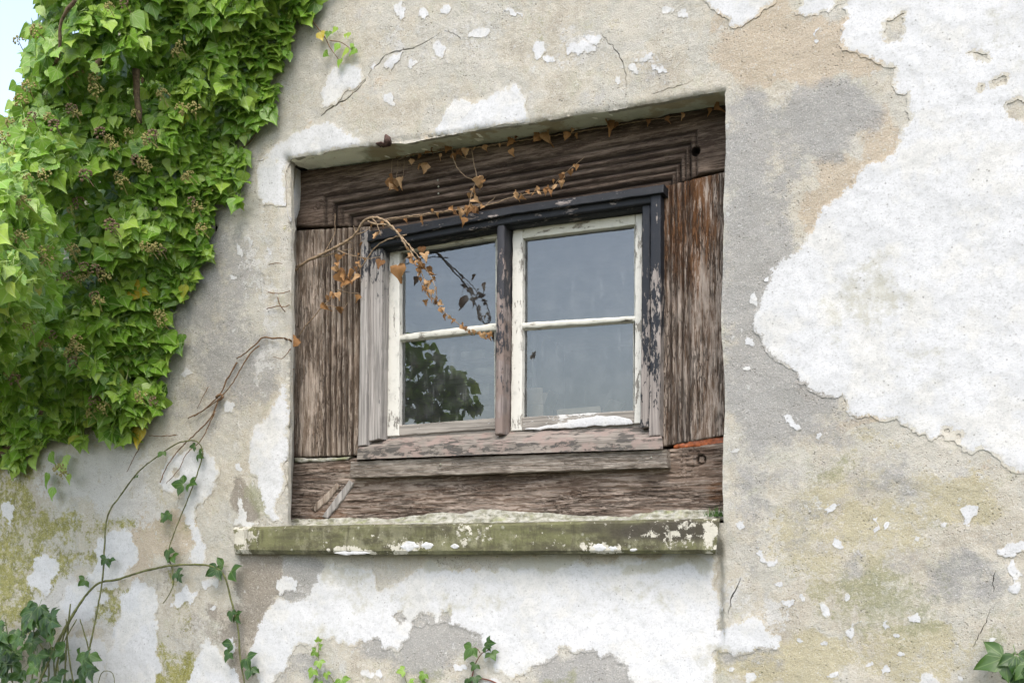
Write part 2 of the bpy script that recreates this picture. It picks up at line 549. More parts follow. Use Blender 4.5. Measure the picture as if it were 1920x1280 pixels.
M = dict(
    render=mat_render(), white=mat_whitewash(), soffit=mat_soffit(), stone=mat_stone_sill(), mortar=mat_mortar(),
    head=mat_timber('dark_oak_head', (0.014, 0.010, 0.008), (0.082, 0.056, 0.041), (0.205, 0.155, 0.12), 'x', 0, twist=.2, crack=.30),
    jamb_l=mat_timber('silvered_oak', (0.045, 0.028, 0.018), (0.20, 0.148, 0.108), (0.45, 0.38, 0.315), 'z', 0, twist=.2, crack=.72),
    jamb_r=mat_timber('russet_oak', (0.03, 0.02, 0.015), (0.145, 0.096, 0.066), (0.39, 0.33, 0.28), 'z', 1.0, twist=.2, crack=.72),
    beam=mat_timber('bottom_oak', (0.03, 0.019, 0.013), (0.15, 0.104, 0.077), (0.36, 0.295, 0.245), 'x', 0.7, 0.8, 0.6, 1.0, crack=.62),
    board=mat_timber('grey_board', (0.05, 0.038, 0.028), (0.22, 0.18, 0.145), (0.40, 0.355, 0.305), 'x', 0, crack=.4),
    fsill=mat_paint('worn_sill_board', (0.10, 0.09, 0.08), (0.34, 0.30, 0.26), 'x', bare=0.43, under=(0.30, 0.235, 0.205)),
    black=mat_paint('black_paint', (0.016, 0.018, 0.022), (0.34, 0.30, 0.28), 'x', bare=0.60),
    stile=mat_paint('flaked_black_paint', (0.020, 0.023, 0.030), (0.40, 0.355, 0.325), 'z', 2.0, 2.75, 0.535),
    stile_l=mat_paint('worn_lilac_paint', (0.045, 0.047, 0.055), (0.46, 0.43, 0.40), 'z', 2.35, 2.75, 0.42),
    mull=mat_paint('worn_mullion_paint', (0.045, 0.045, 0.052), (0.34, 0.285, 0.265), 'z', 1.9, 2.75, 0.46, under=(0.25, 0.195, 0.17)),
    sash=mat_paint('cream_paint', (0.74, 0.725, 0.66), (0.46, 0.43, 0.38), 'z', bare=0.575, rough=0.5),
    sash_h=mat_paint('cream_paint_rail', (0.72, 0.705, 0.62), (0.44, 0.40, 0.33), 'x', bare=0.575, rough=0.5),
    rail_b=mat_paint('bare_bottom_rail', (0.70, 0.69, 0.66), (0.42, 0.385, 0.34), 'x', bare=0.38),
    glass=mat_glass(),
    foam=mat_plain('orange_filler', (0.34, 0.085, 0.018), 0.55, 0.5, 60, 0.4),
    rust=mat_plain('rusty_iron', (0.14, 0.085, 0.07), 0.8, 0.5, 90),
    core=mat_plain('dark_masonry', (0.09, 0.075, 0.06), 0.95, 0.5, 30),
    hole=mat_plain('joint_gap_dark', (0.03, 0.022, 0.016), 0.95, 0.4, 60),
    room=mat_plain('room_plaster', (0.24, 0.24, 0.245), 0.95, 0.2, 4),
    card=mat_plain('cardboard', (0.66, 0.52, 0.40), 0.9, 0.12, 20),
    paper=mat_plain('pale_card', (0.55, 0.53, 0.48), 0.9, 0.12, 20),
    grass=mat_plain('grass_ground', (0.13, 0.135, 0.085), 0.95, 0.5, 3),
    tuft=mat_plain('grass_blade', (0.075, 0.16, 0.03), 0.6, 0.4, 60),
    bark=mat_plain('ivy_bark', (0.19, 0.135, 0.085), 0.9, 0.45, 90),
    dead=mat_plain('dead_vine_bark', (0.36, 0.26, 0.165), 0.85, 0.4, 110),
    twig=mat_plain('brown_twig', (0.22, 0.13, 0.07), 0.85, 0.4, 110),
    bramble=mat_plain('bramble_stem', (0.16, 0.17, 0.06), 0.6, 0.45, 50),
    cane=mat_plain('red_bramble_stem', (0.20, 0.075, 0.05), 0.6, 0.4, 50),
    umbel=mat_plain('ivy_berries', (0.42, 0.37, 0.13), 0.6, 0.55, 70),
    umbel_d=mat_plain('ivy_berries_brown', (0.26, 0.18, 0.11), 0.7, 0.5, 70),
    leaf_o=mat_leaf('ivy_leaf', (0.07, 0.165, 0.018), (0.205, 0.385, 0.038), (0.35, 0.49, 0.08), True, old=(0.48, 0.34, 0.03)),
    leaf_g=mat_leaf('ivy_leaf_mass', (0.065, 0.155, 0.018), (0.19, 0.365, 0.036), (0.33, 0.47, 0.075), False),
    dleaf=mat_leaf('dead_leaf', (0.13, 0.065, 0.028), (0.31, 0.165, 0.065), (0.46, 0.30, 0.16), True, vein=(0.34, 0.16, 0.05), rough=0.7, trans=0.3, spec=0.2),
    bleaf=mat_leaf('bramble_leaf', (0.017, 0.048, 0.010), (0.032, 0.08, 0.014), (0.065, 0.135, 0.022), True, vein=(0.14, 0.22, 0.06)),
    yleaf=mat_leaf('young_leaf', (0.10, 0.20, 0.02), (0.16, 0.29, 0.03), (0.22, 0.35, 0.05), True),
)

# ------------------------------------------------------------------ the wall's relief
OPEN_PX = [(536, 300), (700, 272), (960, 234), (1180, 199), (1359, 169), (1358, 420), (1358, 700), (1357, 980), (960, 984), (532, 987), (535, 800), (538, 600), (539, 420)]
OPEN = [P(*p) for p in OPEN_PX]
SILL_Z = P(900, 1040).z


def seg_dist(x, z, a, b):
    ax, az, bx, bz = a[0], a[1], b[0], b[1]
    dx, dz = bx - ax, bz - az
    L = dx * dx + dz * dz + 1e-12
    t = np.clip(((x - ax) * dx + (z - az) * dz) / L, 0, 1)
    return np.hypot(x - ax - t * dx, z - az - t * dz)


def wall_y(x, z):
    """depth of the rendered face (positive = into the wall)"""
    x = np.asarray(x, float)
    z = np.asarray(z, float)
    y = 0.010 * fbm(x * 1.7, z * 1.7, 1, 3) + 0.006 * fbm(x * 8, z * 8, 7, 3) + 0.0022 * fbm(x * 45, z * 45, 13, 2)
    # the panel under the sill lies behind the thicker render to its right
    px, py = to_px(x, 0 * x, z)
    edge = 1351 + 7 * fbm(z * 9, z * 0 + 3.1, 21, 3) * 2
    inr = sstep(edge + 7, edge - 7, px) * sstep(420, 760, px)
    y = y + 0.030 * inr * sstep(1000, 1045, py) * sstep(1330, 1110, py)
    # rounded arris on the left and at the head of the opening
    dl = np.full(x.shape, 9.0)
    pts = [(v.x, v.z) for v in OPEN]
    for i in list(range(8, 12)) + [12]:
        dl = np.minimum(dl, seg_dist(x, z, pts[i], pts[(i + 1) % 13])) if i >= 9 else dl
    r = 0.040
    q = np.clip(r - dl, 0, r)
    y = y + (r - np.sqrt(np.maximum(r * r - q * q, 0))) * 0.8
    dh = np.full(x.shape, 9.0)
    for i in range(0, 4):
        dh = np.minimum(dh, seg_dist(x, z, pts[i], pts[i + 1]))
    r = 0.014
    q = np.clip(r - dh, 0, r)
    y = y + (r - np.sqrt(np.maximum(r * r - q * q, 0))) * 0.7
    return y


def blobs(px, py, L, warp=28.0, seed=31):
    wx = px + warp * 2 * fbm(px / 90.0, py / 90.0, seed, 3)
    wy = py + warp * 2 * fbm(px / 90.0, py / 90.0, seed + 5, 3)
    v = np.zeros(px.shape)
    for cx, cy, rx, ry, a in L:
        d = ((wx - cx) / rx) ** 2 + ((wy - cy) / ry) ** 2
        v = np.maximum(v, a * np.exp(-d * d * 0.7))
    return v


REG = dict(
    grey=[(1420, 560, 75, 330, .8), (1400, 330, 60, 170, .75), (1560, 220, 100, 75, .85), (1470, 260, 80, 70, .6), (1460, 760, 110, 90, .8), (1560, 800, 90, 40, .5),
          (400, 520, 100, 150, .62), (430, 690, 90, 120, .62), (360, 760, 70, 70, .5), (1640, 880, 90, 70, .45), (1530, 940, 60, 120, .4), (1800, 1080, 90, 60, .62), (1590, 1060, 50, 40, .5), (1470, 900, 60, 50, .5), (1690, 900, 60, 40, .5), (1500, 1000, 40, 60, .45),
          (570, 1090, 45, 60, .9), (800, 1200, 130, 60, .8), (880, 1170, 60, 50, .9), (1100, 1260, 110, 60, .9), (470, 960, 45, 80, .45), (1400, 900, 40, 200, .5),
          (1240, 150, 60, 30, .4), (850, 210, 60, 40, .35), (1420, 1240, 70, 25, .6), (560, 1250, 90, 40, .55), (1700, 1050, 60, 30, .45)],
    tan=[(1450, 90, 130, 80, .8), (1560, 90, 110, 70, .85), (1650, 260, 40, 70, .7), (1570, 340, 60, 50, .85), (1520, 390, 40, 50, .8), (560, 200, 70, 80, .4), (700, 170, 80, 90, .38),
         (1520, 720, 60, 45, .6), (1600, 790, 50, 25, .6), (280, 1020, 45, 90, .75), (330, 1000, 40, 60, .7), (1860, 880, 80, 40, .5), (1400, 70, 60, 50, .6), (760, 260, 100, 30, .35)],
    ochre=[(1600, 1000, 170, 160, .58), (1480, 1240, 140, 60, .8), (1700, 1230, 150, 80, .62), (1800, 930, 110, 60, .62), (1640, 820, 70, 30, .5), (1430, 1000, 60, 80, .4), (1060, 40, 150, 50, .35),
           (300, 960, 50, 120, .45), (350, 1000, 50, 60, .4)],
    brown=[(490, 1085, 45, 55, .8), (440, 1170, 60, 60, .62), (460, 930, 28, 60, .8), (410, 1150, 40, 30, .6), (300, 1080, 60, 50, .4), (360, 1200, 60, 90, .45), (450, 1240, 30, 60, .7), (480, 1150, 40, 50, .5), (350, 1020, 50, 60, .35)],
    wash=[(180, 880, 130, 70, .75), (240, 950, 70, 60, .7), (250, 1200, 60, 90, .8), (480, 500, 40, 110, .5), (500, 640, 22, 120, .55), (440, 800, 50, 60, .3), (760, 80, 120, 60, .4), (880, 60, 80, 60, .45),
          (1090, 90, 70, 40, .5), (1210, 120, 50, 25, .55), (130, 1130, 100, 60, .8), (60, 1100, 80, 120, .62), (60, 960, 60, 80, .42), (1450, 1150, 60, 50, .5), (1390, 1130, 40, 70, .5), (900, 1230, 130, 50, .38), (1540, 950, 60, 30, .35),
          (1600, 1100, 90, 60, .35), (620, 1260, 60, 40, .4), (350, 830, 60, 40, .35)],
    algae=[(30, 960, 80, 110, .62), (60, 1060, 90, 80, .6), (140, 985, 90, 35, .5), (200, 1120, 60, 60, .6), (20, 1150, 60, 60, .6), (160, 1050, 60, 60, .45), (330, 1150, 25, 90, .4), (310, 1240, 60, 40, .55),
           (340, 1270, 60, 30, .6)],
    moss=[(500, 930, 25, 40, .6), (960, 40, 160, 70, .32), (1660, 1130, 150, 90, .55), (1780, 1000, 60, 50, .4), (1500, 1080, 60, 50, .4), (1870, 1180, 60, 60, .5), (1560, 880, 70, 40, .45), (760, 1260, 130, 40, .45), (420, 1260, 60, 40, .4), (1040, 1275, 60, 25, .6), (340, 960, 30, 60, .3), (1550, 880, 60, 60, .3), (310, 760, 30, 60, .35)],
)


def set_regions(me, co):
    px, py = to_px(co[:, 0], 0 * co[:, 0], co[:, 2])
    for i, (k, L) in enumerate(REG.items()):
        attr(me, k, blobs(px, py, L, 26, 40 + 7 * i))


# ------------------------------------------------------------------ sheets cut by triangulation
def rough_loop(pts, amp, seg, rng, hold=None):
    pts = [tuple(p) for p in pts]
    while True:
        out, done = [], True
        n = len(pts)
        for i in range(n):
            a, b = pts[i], pts[(i + 1) % n]
            out.append(a)
            L = math.hypot(b[0] - a[0], b[1] - a[1])
            if L > seg:
                done = False
                k = rng.gauss(0, amp) * L
                k = max(-0.28 * L, min(0.28 * L, k))
                if hold and hold(a, b):
                    k *= 0.12
                out.append(((a[0] + b[0]) / 2 - (b[1] - a[1]) / L * k, (a[1] + b[1]) / 2 + (b[0] - a[0]) / L * k))
        pts = out
        if done:
            return pts


def inside(x, z, loop):
    x = np.asarray(x)
    z = np.asarray(z)
    r = np.zeros(x.shape, bool)
    n = len(loop)
    for i in range(n):
        x1, z1 = loop[i]
        x2, z2 = loop[(i + 1) % n]
        if z1 == z2:
            continue
        c = ((z1 > z) != (z2 > z)) & (x < (x2 - x1) * (z - z1) / (z2 - z1) + x1)
        r ^= c
    return r


def cut_sheet(loops, pts):
    """triangulate points within loops (first = outline, others = holes) -> (n,2) verts, tris, boundary edges"""
    vs, es = [], []
    for lp in loops:
        s = len(vs)
        vs += [Vector(p) for p in lp]
        es += [(s + i, s + (i + 1) % len(lp)) for i in range(len(lp))]
    vs += [Vector((float(a), float(b))) for a, b in pts]
    v, e, f, *_ = delaunay_2d_cdt(vs, es, [], 0, 1e-6, False)
    v = np.array([(q.x, q.y) for q in v])
    T_ = np.array([t[:3] for t in f])
    C = v[T_].mean(axis=1)
    kp = np.zeros(len(T_), bool)
    for lp in loops:
        a = np.array(lp)
        w = np.where((C[:, 0] >= a[:, 0].min()) & (C[:, 0] <= a[:, 0].max()) & (C[:, 1] >= a[:, 1].min()) & (C[:, 1] <= a[:, 1].max()))[0]
        kp[w] ^= inside(C[w, 0], C[w, 1], lp)
    f = [tuple(t) for t in T_[kp].tolist()]
    cnt = {}
    for t in f:
        m = len(t)
        for i in range(m):
            a, b = t[i], t[(i + 1) % m]
            k = (a, b) if a < b else (b, a)
            cnt[k] = None if k in cnt else (a, b)
    return v, f, [x for x in cnt.values() if x]


def raise_sheet(name, v, f, bnd, yf, back, mat, parent, rim=None):
    """lift a flat sheet to y = yf(x,z); its cut edges run back by `back`"""
    y = yf(v[:, 0], v[:, 1])
    co = np.column_stack([v[:, 0], y, v[:, 1]])
    n = len(co)
    ring = sorted({i for e in bnd for i in e})
    idx = {i: n + k for k, i in enumerate(ring)}
    co2 = co[ring].copy()
    co2[:, 1] = back(co2[:, 0], co2[:, 2])
    allc = np.vstack([co, co2, co[ring]])
    m_ = len(ring)
    # winding: face towards -y
    faces = []
    for t in f:
        a, b, c = v[t[0]], v[t[1]], v[t[2]]
        ccw = (b[0] - a[0]) * (c[1] - a[1]) - (b[1] - a[1]) * (c[0] - a[0]) > 0
        faces.append(tuple(t) if ccw else tuple(reversed(t)))
    for a, b in bnd:
        faces.append((idx[a] + m_, idx[a], idx[b], idx[b] + m_))
    me = pymesh(name, allc, faces)
    o = link(name, me, mat, parent)
    return o, allc, n, ring


# ================================================================== THE HOUSE WALL
wall = empty('house_wall', (0, 0, 0), 'old gable wall of beige lime render with flaking whitewash around the window', 'wall')


def xz(p):
    q = P(*p)
    return (q.x, q.z)


gs = 1.19
gx0, gz0 = -2.115, 3.18
outline = [(-3.3, -0.05), (3.0, -0.05), (3.0, 5.2), (gx0 + (5.2 - gz0) / gs, 5.2), (-3.3, gz0 + (-3.3 - gx0) * gs)]


def densify(lp, seg):
    out = []
    for i in range(len(lp)):
        a, b = lp[i], lp[(i + 1) % len(lp)]
        m = max(1, int(math.hypot(b[0] - a[0], b[1] - a[1]) / seg))
        out += [(a[0] + (b[0] - a[0]) * j / m, a[1] + (b[1] - a[1]) * j / m) for j in range(m)]
    return out


rw = random.Random(2)
open_loop = rough_loop([(v.x, v.z) for v in OPEN], 0.012, 0.012, rw)


def ribbon(px_pts, w0, seed, tip=0.35):
    """thin crack as a closed loop"""
    rg = random.Random(seed)
    q = [xz(p) for p in px_pts]
    fine = [q[0]]
    for a, b in zip(q, q[1:]):
        m = max(2, int(math.hypot(b[0] - a[0], b[1] - a[1]) / 0.009))
        for j in range(1, m + 1):
            t = j / m
            fine.append((a[0] + (b[0] - a[0]) * t + rg.gauss(0, .0016), a[1] + (b[1] - a[1]) * t + rg.gauss(0, .0016)))
    up, dn = [], []
    for i, p in enumerate(fine):
        a, b = fine[max(0, i - 1)], fine[min(len(fine) - 1, i + 1)]
        L = math.hypot(b[0] - a[0], b[1] - a[1]) or 1
        nx, nz = -(b[1] - a[1]) / L, (b[0] - a[0]) / L
        s = i / (len(fine) - 1)
        w = w0 * (tip + (1 - tip) * math.sin(math.pi * min(1, s * 1.1 + .02)) ** 0.7) * rg.uniform(.55, 1.15) / 2
        up.append((p[0] + nx * w, p[1] + nz * w))
        dn.append((p[0] - nx * w, p[1] - nz * w))
    return up + dn[::-1]


CRACKS = [
    ([(602, 218), (618, 206), (645, 190), (668, 172), (688, 150)], .0065),
    ([(691, 142), (698, 130), (712, 117), (722, 104), (745, 98), (770, 92), (795, 82), (815, 70), (828, 58)], .0045),
    ([(834, 58), (846, 61), (858, 68), (866, 76)], .0028),
    ([(1128, 60), (1140, 80), (1158, 98), (1168, 118), (1174, 140), (1174, 165), (1172, 182)], .0030),
    ([(1222, 176), (1240, 170), (1262, 164), (1282, 158), (1302, 152)], .0028),
    ([(1822, 1215), (1835, 1190), (1850, 1165), (1857, 1142), (1868, 1130)], .0022),
    ([(1863, 1110), (1862, 1085), (1869, 1065)], .0022),
    ([(1388, 1082), (1380, 1100), (1370, 1120), (1366, 1150)], .0040),
    ([(470, 262), (478, 240), (482, 225)], .0022),
]
crack_loops = [ribbon(p, w, 50 + i) for i, (p, w) in enumerate(CRACKS)]
hc = xz((404, 428))
crack_loops.append(rough_loop([(hc[0] + .012 * math.cos(a) * (1 + .2 * math.sin(3 * a)), hc[1] + .017 * math.sin(a)) for a in np.linspace(0, 2 * math.pi, 9)[:-1]], .08, .006, rw))

# points: fine where the camera looks, coarse elsewhere
gx = np.arange(-3.28, 2.98, 0.0085)
gz = np.arange(-0.03, 5.15, 0.0085)
GX, GZ = np.meshgrid(gx, gz)
GX = GX + NPR.uniform(-.0025, .0025, GX.shape)
GZ = GZ + NPR.uniform(-.0025, .0025, GZ.shape)
PX, PY = to_px(GX, 0 * GX, GZ)
near = (PX > -40) & (PX < 1960) & (PY > -40) & (PY < 1320)
ii, jj = np.indices(GX.shape)
keep = near | ((ii % 6 == 0) & (jj % 6 == 0))
keep &= GZ < (gz0 + (GX - gx0) * gs - 0.01)
x, z = GX[keep], GZ[keep]
ok = ~inside(x, z, open_loop)
for lp in crack_loops:
    a = np.array(lp)
    bb = (x > a[:, 0].min() - .004) & (x < a[:, 0].max() + .004) & (z > a[:, 1].min() - .004) & (z < a[:, 1].max() + .004)
    if bb.any():
        ib = np.where(bb)[0]
        dmin = np.min(np.hypot(x[ib][:, None] - a[None, :, 0], z[ib][:, None] - a[None, :, 1]), axis=1)
        ok[ib] &= ~(inside(x[ib], z[ib], lp) | (dmin < .003))
v, f, bnd = cut_sheet([densify(outline, .05), open_loop] + crack_loops, zip(x[ok], z[ok]))
opx0, opx1 = min(p[0] for p in open_loop) - .01, max(p[0] for p in open_loop) + .01
opz0, opz1 = min(p[1] for p in open_loop) - .01, max(p[1] for p in open_loop) + .01


def wall_back(x, z):
    y = wall_y(x, z)
    far = (x < -3.29) | (x > 2.99) | (z < -.04) | (z > 5.19) | (z > gz0 + (x - gx0) * gs - 0.004)
    return np.where(far, 0.45, y + 0.016)


# the opening's own edge is closed by the reveal; cracks are 16 mm deep
o, co, nn, ring = raise_sheet('render_coat', v, f, bnd, wall_y, wall_back, M['render'], wall)
set_regions(o.data, co)


def box_mesh(name, a, b):
    (x0, y0, z0), (x1, y1, z1) = a, b
    vs = [(x0, y0, z0), (x1, y0, z0), (x1, y1, z0), (x0, y1, z0), (x0, y0, z1), (x1, y0, z1), (x1, y1, z1), (x0, y1, z1)]
    fs = [(0, 3, 2, 1), (4, 5, 6, 7), (0, 1, 5, 4), (1, 2, 6, 5), (2, 3, 7, 6), (3, 0, 4, 7)]
    return pymesh(name, vs, fs)


# masonry behind the render (seen only down the cracks)
core_out = [(-3.28, 0), (2.98, 0), (2.98, 5.18), (gx0 + .03 + (5.18 - gz0) / gs, 5.18), (-3.28, gz0 + (-3.28 - gx0) * gs - .03)]
big_open = [(v_.x + (.02 if v_.x > -.5 else -.12), v_.z + (.02 if v_.z > 2 else -.02)) for v_ in (OPEN[0], OPEN[4], OPEN[7], OPEN[9])]
v2, f2, b2 = cut_sheet([core_out, big_open], [])
o, *_ = raise_sheet('masonry_core', v2, f2, b2, lambda x, z: 0 * x + 0.047, lambda x, z: 0 * x + 0.44, M['core'], wall)


# reveal: soffit and cheeks, from the arris back to the timber
def strip(name, front, back, nv, mat, parent, lump=0.004, seed=0, pale=None):
    """a surface between two 3D polylines of equal count"""
    n = len(front)
    vs = []
    for j in range(nv + 1):
        t = j / nv
        for i in range(n):
            vs.append(np.array(front[i]) * (1 - t) + np.array(back[i]) * t)
    vs = np.array(vs)
    k = fbm(vs[:, 0] * 14 + vs[:, 2] * 9, vs[:, 1] * 20, seed, 3) * lump
    edge = np.tile(np.repeat(1.0, n), nv + 1)
    edge[:n] = 0
    vs[:, 2] += k * edge
    vs[:, 0] += k * edge * .5
    fs = [(j * n + i, j * n + i + 1, (j + 1) * n + i + 1, (j + 1) * n + i) for j in range(nv) for i in range(n - 1)]
    me = pymesh(name, vs, fs)
    px, py = to_px(vs[:, 0], vs[:, 1], vs[:, 2])
    attr(me, 'pale', pale(px, py) if pale else 0 * px)
    return link(name, me, mat, parent)


def resample(pts, n):
    pts = [np.array(p, float) for p in pts]
    d = [0]
    for a, b in zip(pts, pts[1:]):
        d.append(d[-1] + np.linalg.norm(b - a))
    out = []
    for s in np.linspace(0, d[-1], n):
        i = min(max(np.searchsorted(d, s) - 1, 0), len(pts) - 2)
        t = (s - d[i]) / (d[i + 1] - d[i])
        out.append(pts[i] * (1 - t) + pts[i + 1] * t)
    return out


def resample_at(pts, ts):
    pts = np.array(pts, float)
    d = np.concatenate([[0], np.cumsum(np.linalg.norm(np.diff(pts, axis=0), axis=1))])
    return np.column_stack([np.interp(np.asarray(ts) * d[-1], d, pts[:, k]) for k in range(3)])


def on_wall(p, off=0.0):
    q = P(*p)
    yy = float(wall_y(np.array([q.x]), np.array([q.z]))[0]) + off
    q = P(p[0], p[1], yy)
    return (q.x, yy, q.z)


# walk the real cut edge so that the reveal meets the render exactly
ol = np.array(open_loop)
oy = wall_y(ol[:, 0], ol[:, 1])
edge3 = [(ol[i, 0], oy[i], ol[i, 1]) for i in range(len(ol))]


def near_i(p):
    q = xz(p)
    return int(np.argmin(np.hypot(ol[:, 0] - q[0], ol[:, 1] - q[1])))


i_tl, i_tr, i_br, i_bl = near_i((536, 300)), near_i((1359, 169)), near_i((1357, 980)), near_i((532, 987))


def walk(a, b):
    out, i = [], a
    while True:
        out.append(edge3[i])
        if i == b:
            return out
        i = (i + 1) % len(edge3)


top_e = walk(i_tl, i_tr)
right_e = walk(i_tr, i_br)
left_e = walk(i_bl, i_tl)


def back_of(e, pull=0.0):
    return [(x_ + pull, WY + WK * x_ + 0.05, z_) for x_, y_, z_ in e]


pale_s = lambda px, py: np.where(px < 690, .9 - .9 * sstep(640, 720, px + 40 * fbm(px / 30, py / 12, 3)), 0) + 1.2 * sstep(.30, .36, fbm(px / 26, py / 9, 8, 3))
tb = []
for x_, y_, z_ in top_e:
    qx, qy = to_px(x_, WY, z_)
    qx = max(qx, 560.0)
    w_ = W(qx, float(np.interp(qx, [558, 700, 960, 1200, 1372], [320, 303, 262, 222, 194])) - 2)
    tb.append((w_.x, WY + .05, w_.z))
strip('soffit', top_e, tb, 10, M['soffit'], wall, .010, 3, pale_s)
lb = []
for x_, y_, z_ in left_e:
    qx, qy = to_px(x_, WY, z_)
    w_ = W(float(np.interp(qy, [300, 330, 425, 860, 980], [558, 556, 549, 544, 538])) + 1, qy)
    lb.append((w_.x + .004, WY + .014, z_))
rl = strip('reveal_cheek', left_e, lb, 8, M['render'], wall, .006, 5)
px_l = np.array([to_px(*q) for q in [tuple(v_.co) for v_ in rl.data.vertices]])
for nm, val in (('grey', .35), ('tan', .3), ('ochre', 0), ('brown', .15), ('wash', .35), ('algae', 0), ('moss', .1)):
    attr(rl.data, nm, np.full(len(px_l), val))
rr_ = strip('reveal_cheek', right_e, back_of(right_e), 6, M['render'], wall, .004, 6)
for nm, val in (('grey', .5), ('tan', .3), ('ochre', 0), ('brown', .3), ('wash', .1), ('algae', 0), ('moss', .1)):
    attr(rr_.data, nm, np.full(len(rr_.data.vertices), val))

# ------------------------------------------------------------------ whitewash still clinging to the render
PATCH_N = 0
DIRT = [(1630, 560, 70, 60, .55), (1660, 500, 50, 40, .45), (1560, 600, 30, 50, .4), (1740, 680, 90, 60, .32), (900, 1052, 320, 16, .8), (1250, 1058, 120, 18, .7), (640, 1075, 60, 30, .5), (700, 1120, 100, 40, .35),
        (1180, 1120, 130, 40, .35), (860, 1130, 200, 40, .28), (1900, 60, 120, 80, .3), (600, 1180, 60, 60, .3), (340, 880, 40, 40, .2), (1350, 1250, 60, 50, .4), (1700, 860, 120, 40, .25)]


def near_open(x, z):
    return min(float(seg_dist(np.array([x]), np.array([z]), (OPEN[i].x, OPEN[i].z), (OPEN[(i + 1) % 13].x, OPEN[(i + 1) % 13].z))[0]) for i in (0, 1, 2, 3, 12))


def patch(poly, thick=.004, amp=.13, seg=.0038, seed=None, holes=(), sp=.010, label=None, curl=.0, lift=0.0):
    global PATCH_N
    PATCH_N += 1
    rg = random.Random(seed if seed is not None else 900 + PATCH_N)
    thick = .0008 + thick * .20
    amp = min(.26, amp * 1.5)
    base = [xz(p) for p in poly]
    lp = rough_loop(base, amp, seg, rg, lambda a, b: near_open((a[0] + b[0]) / 2, (a[1] + b[1]) / 2) < .022)
    hl = [rough_loop([xz(p) for p in h], amp, seg, rg) for h in holes]
    a = np.array(lp)
    gx = np.arange(a[:, 0].min(), a[:, 0].max(), sp)
    gz = np.arange(a[:, 1].min(), a[:, 1].max(), sp)
    if len(gx) and len(gz):
        X, Z = np.meshgrid(gx, gz)
        X = (X + NPR.uniform(-.3, .3, X.shape) * sp).ravel()
        Z = (Z + NPR.uniform(-.3, .3, Z.shape) * sp).ravel()
        k = inside(X, Z, lp)
        for h in hl:
            k &= ~inside(X, Z, h)
        X, Z = X[k], Z[k]
    else:
        X = Z = np.array([])
    v, f, bnd = cut_sheet([lp] + hl, zip(X, Z))
    if not len(f):
        return None
    # distance to the cut edge
    rim = np.array([((v[a_][0] + v[b_][0]) / 2, (v[a_][1] + v[b_][1]) / 2) for a_, b_ in bnd])
    dist = np.empty(len(v))
    for s in range(0, len(v), 2000):
        q = v[s:s + 2000]
        dist[s:s + 2000] = np.sqrt(((q[:, None, :] - rim[None]) ** 2).sum(2).min(1))
    dd = {}

    def yf(x, z):
        tk = thick * (0.75 + 0.25 * sstep(0, .012, dist)) + .0009 * fbm(x * 30, z * 30, PATCH_N, 3) + .0015 * np.maximum(0, fbm(x * 5, z * 5, PATCH_N + 3, 2))
        tk = tk + curl * sstep(.03, 0, dist) * np.maximum(0, perlin(x * 18, z * 18, PATCH_N + 8) + .15)
        return wall_y(x, z) - np.maximum(tk, .0012) - lift
    o, co, n, ring = raise_sheet('whitewash_flake', v, f, bnd, yf, lambda x, z: wall_y(x, z) + .001, M['white'], wall)
    px, py = to_px(co[:, 0], 0 * co[:, 0], co[:, 2])
    attr(o.data, 'dirt', blobs(px, py, DIRT, 20, 77) + .08)
    e = np.concatenate([np.clip(1 - dist / min(.030, .55 * dist.max() + .001), 0, 1) ** 1.3 * 1.15, np.full(len(co) - n, 1.15)])
    set_regions(o.data, co)
    attr(o.data, 'edge', e)
    sk = np.zeros(len(co))
    sk[n:] = 1
    attr(o.data, 'skirt', sk)
    if label:
        o['label'] = label
    return o


patch([(1600, -150), (1588, 0), (1580, 60), (1575, 88), (1608, 100), (1640, 118), (1680, 128), (1672, 162), (1705, 172), (1700, 200), (1690, 240), (1680, 275), (1640, 300), (1610, 320), (1600, 345), (1560, 375), (1530, 410),
       (1505, 450), (1460, 490), (1440, 508), (1437, 535), (1424, 560), (1414, 588), (1410, 606), (1425, 630), (1435, 660), (1460, 680), (1490, 695), (1520, 735), (1540, 745), (1580, 740), (1595, 780), (1640, 785), (1680, 785),
       (1700, 800), (1745, 828), (1765, 815), (1800, 835), (1850, 845), (1872, 862), (1920, 887), (1990, 905), (2060, 960), (2250, 900), (2250, -150)],
      .0085, .10, holes=[[(1664, 39), (1697, 23), (1690, 60), (1684, 76), (1666, 80)], [(1814, 101), (1832, 98), (1852, 102), (1856, 113), (1838, 108)], [(1860, 152), (1884, 143), (1886, 158), (1868, 162)],
                         [(1889, 195), (1915, 189), (1945, 200), (1940, 232), (1905, 226), (1890, 212)], [(1838, 163), (1844, 160), (1842, 172)],
                         [(1770, 808), (1776, 803), (1782, 808), (1776, 813)], [(1792, 815), (1800, 812), (1800, 822)]],
      label='big smooth white area of limewash right of the window')
patch([(1316, -60), (1322, 5), (1340, 20), (1346, 28), (1360, 34), (1366, 48), (1378, 55), (1396, 48), (1412, 38), (1432, 20), (1455, 8), (1470, -60)], .008, .12)
patch([(1478, -60), (1502, 2), (1490, 28), (1522, 32), (1556, 24), (1572, 8), (1582, -60)], .003, .16)
patch([(1530, 56), (1536, 52), (1536, 78), (1531, 84), (1528, 70)], .0025, .12)
patch([(484, 302), (500, 282), (520, 265), (548, 250), (572, 240), (592, 232), (622, 232), (652, 250), (690, 264), (697, 272), (640, 281), (560, 295), (536, 299), (531, 330)], .009, .08)
patch([(484, 306), (529, 306), (533, 340), (533, 385), (520, 388), (506, 384), (494, 386), (488, 374), (480, 360), (478, 330)], .011, .09, label='thick white flake curling off the left arris')
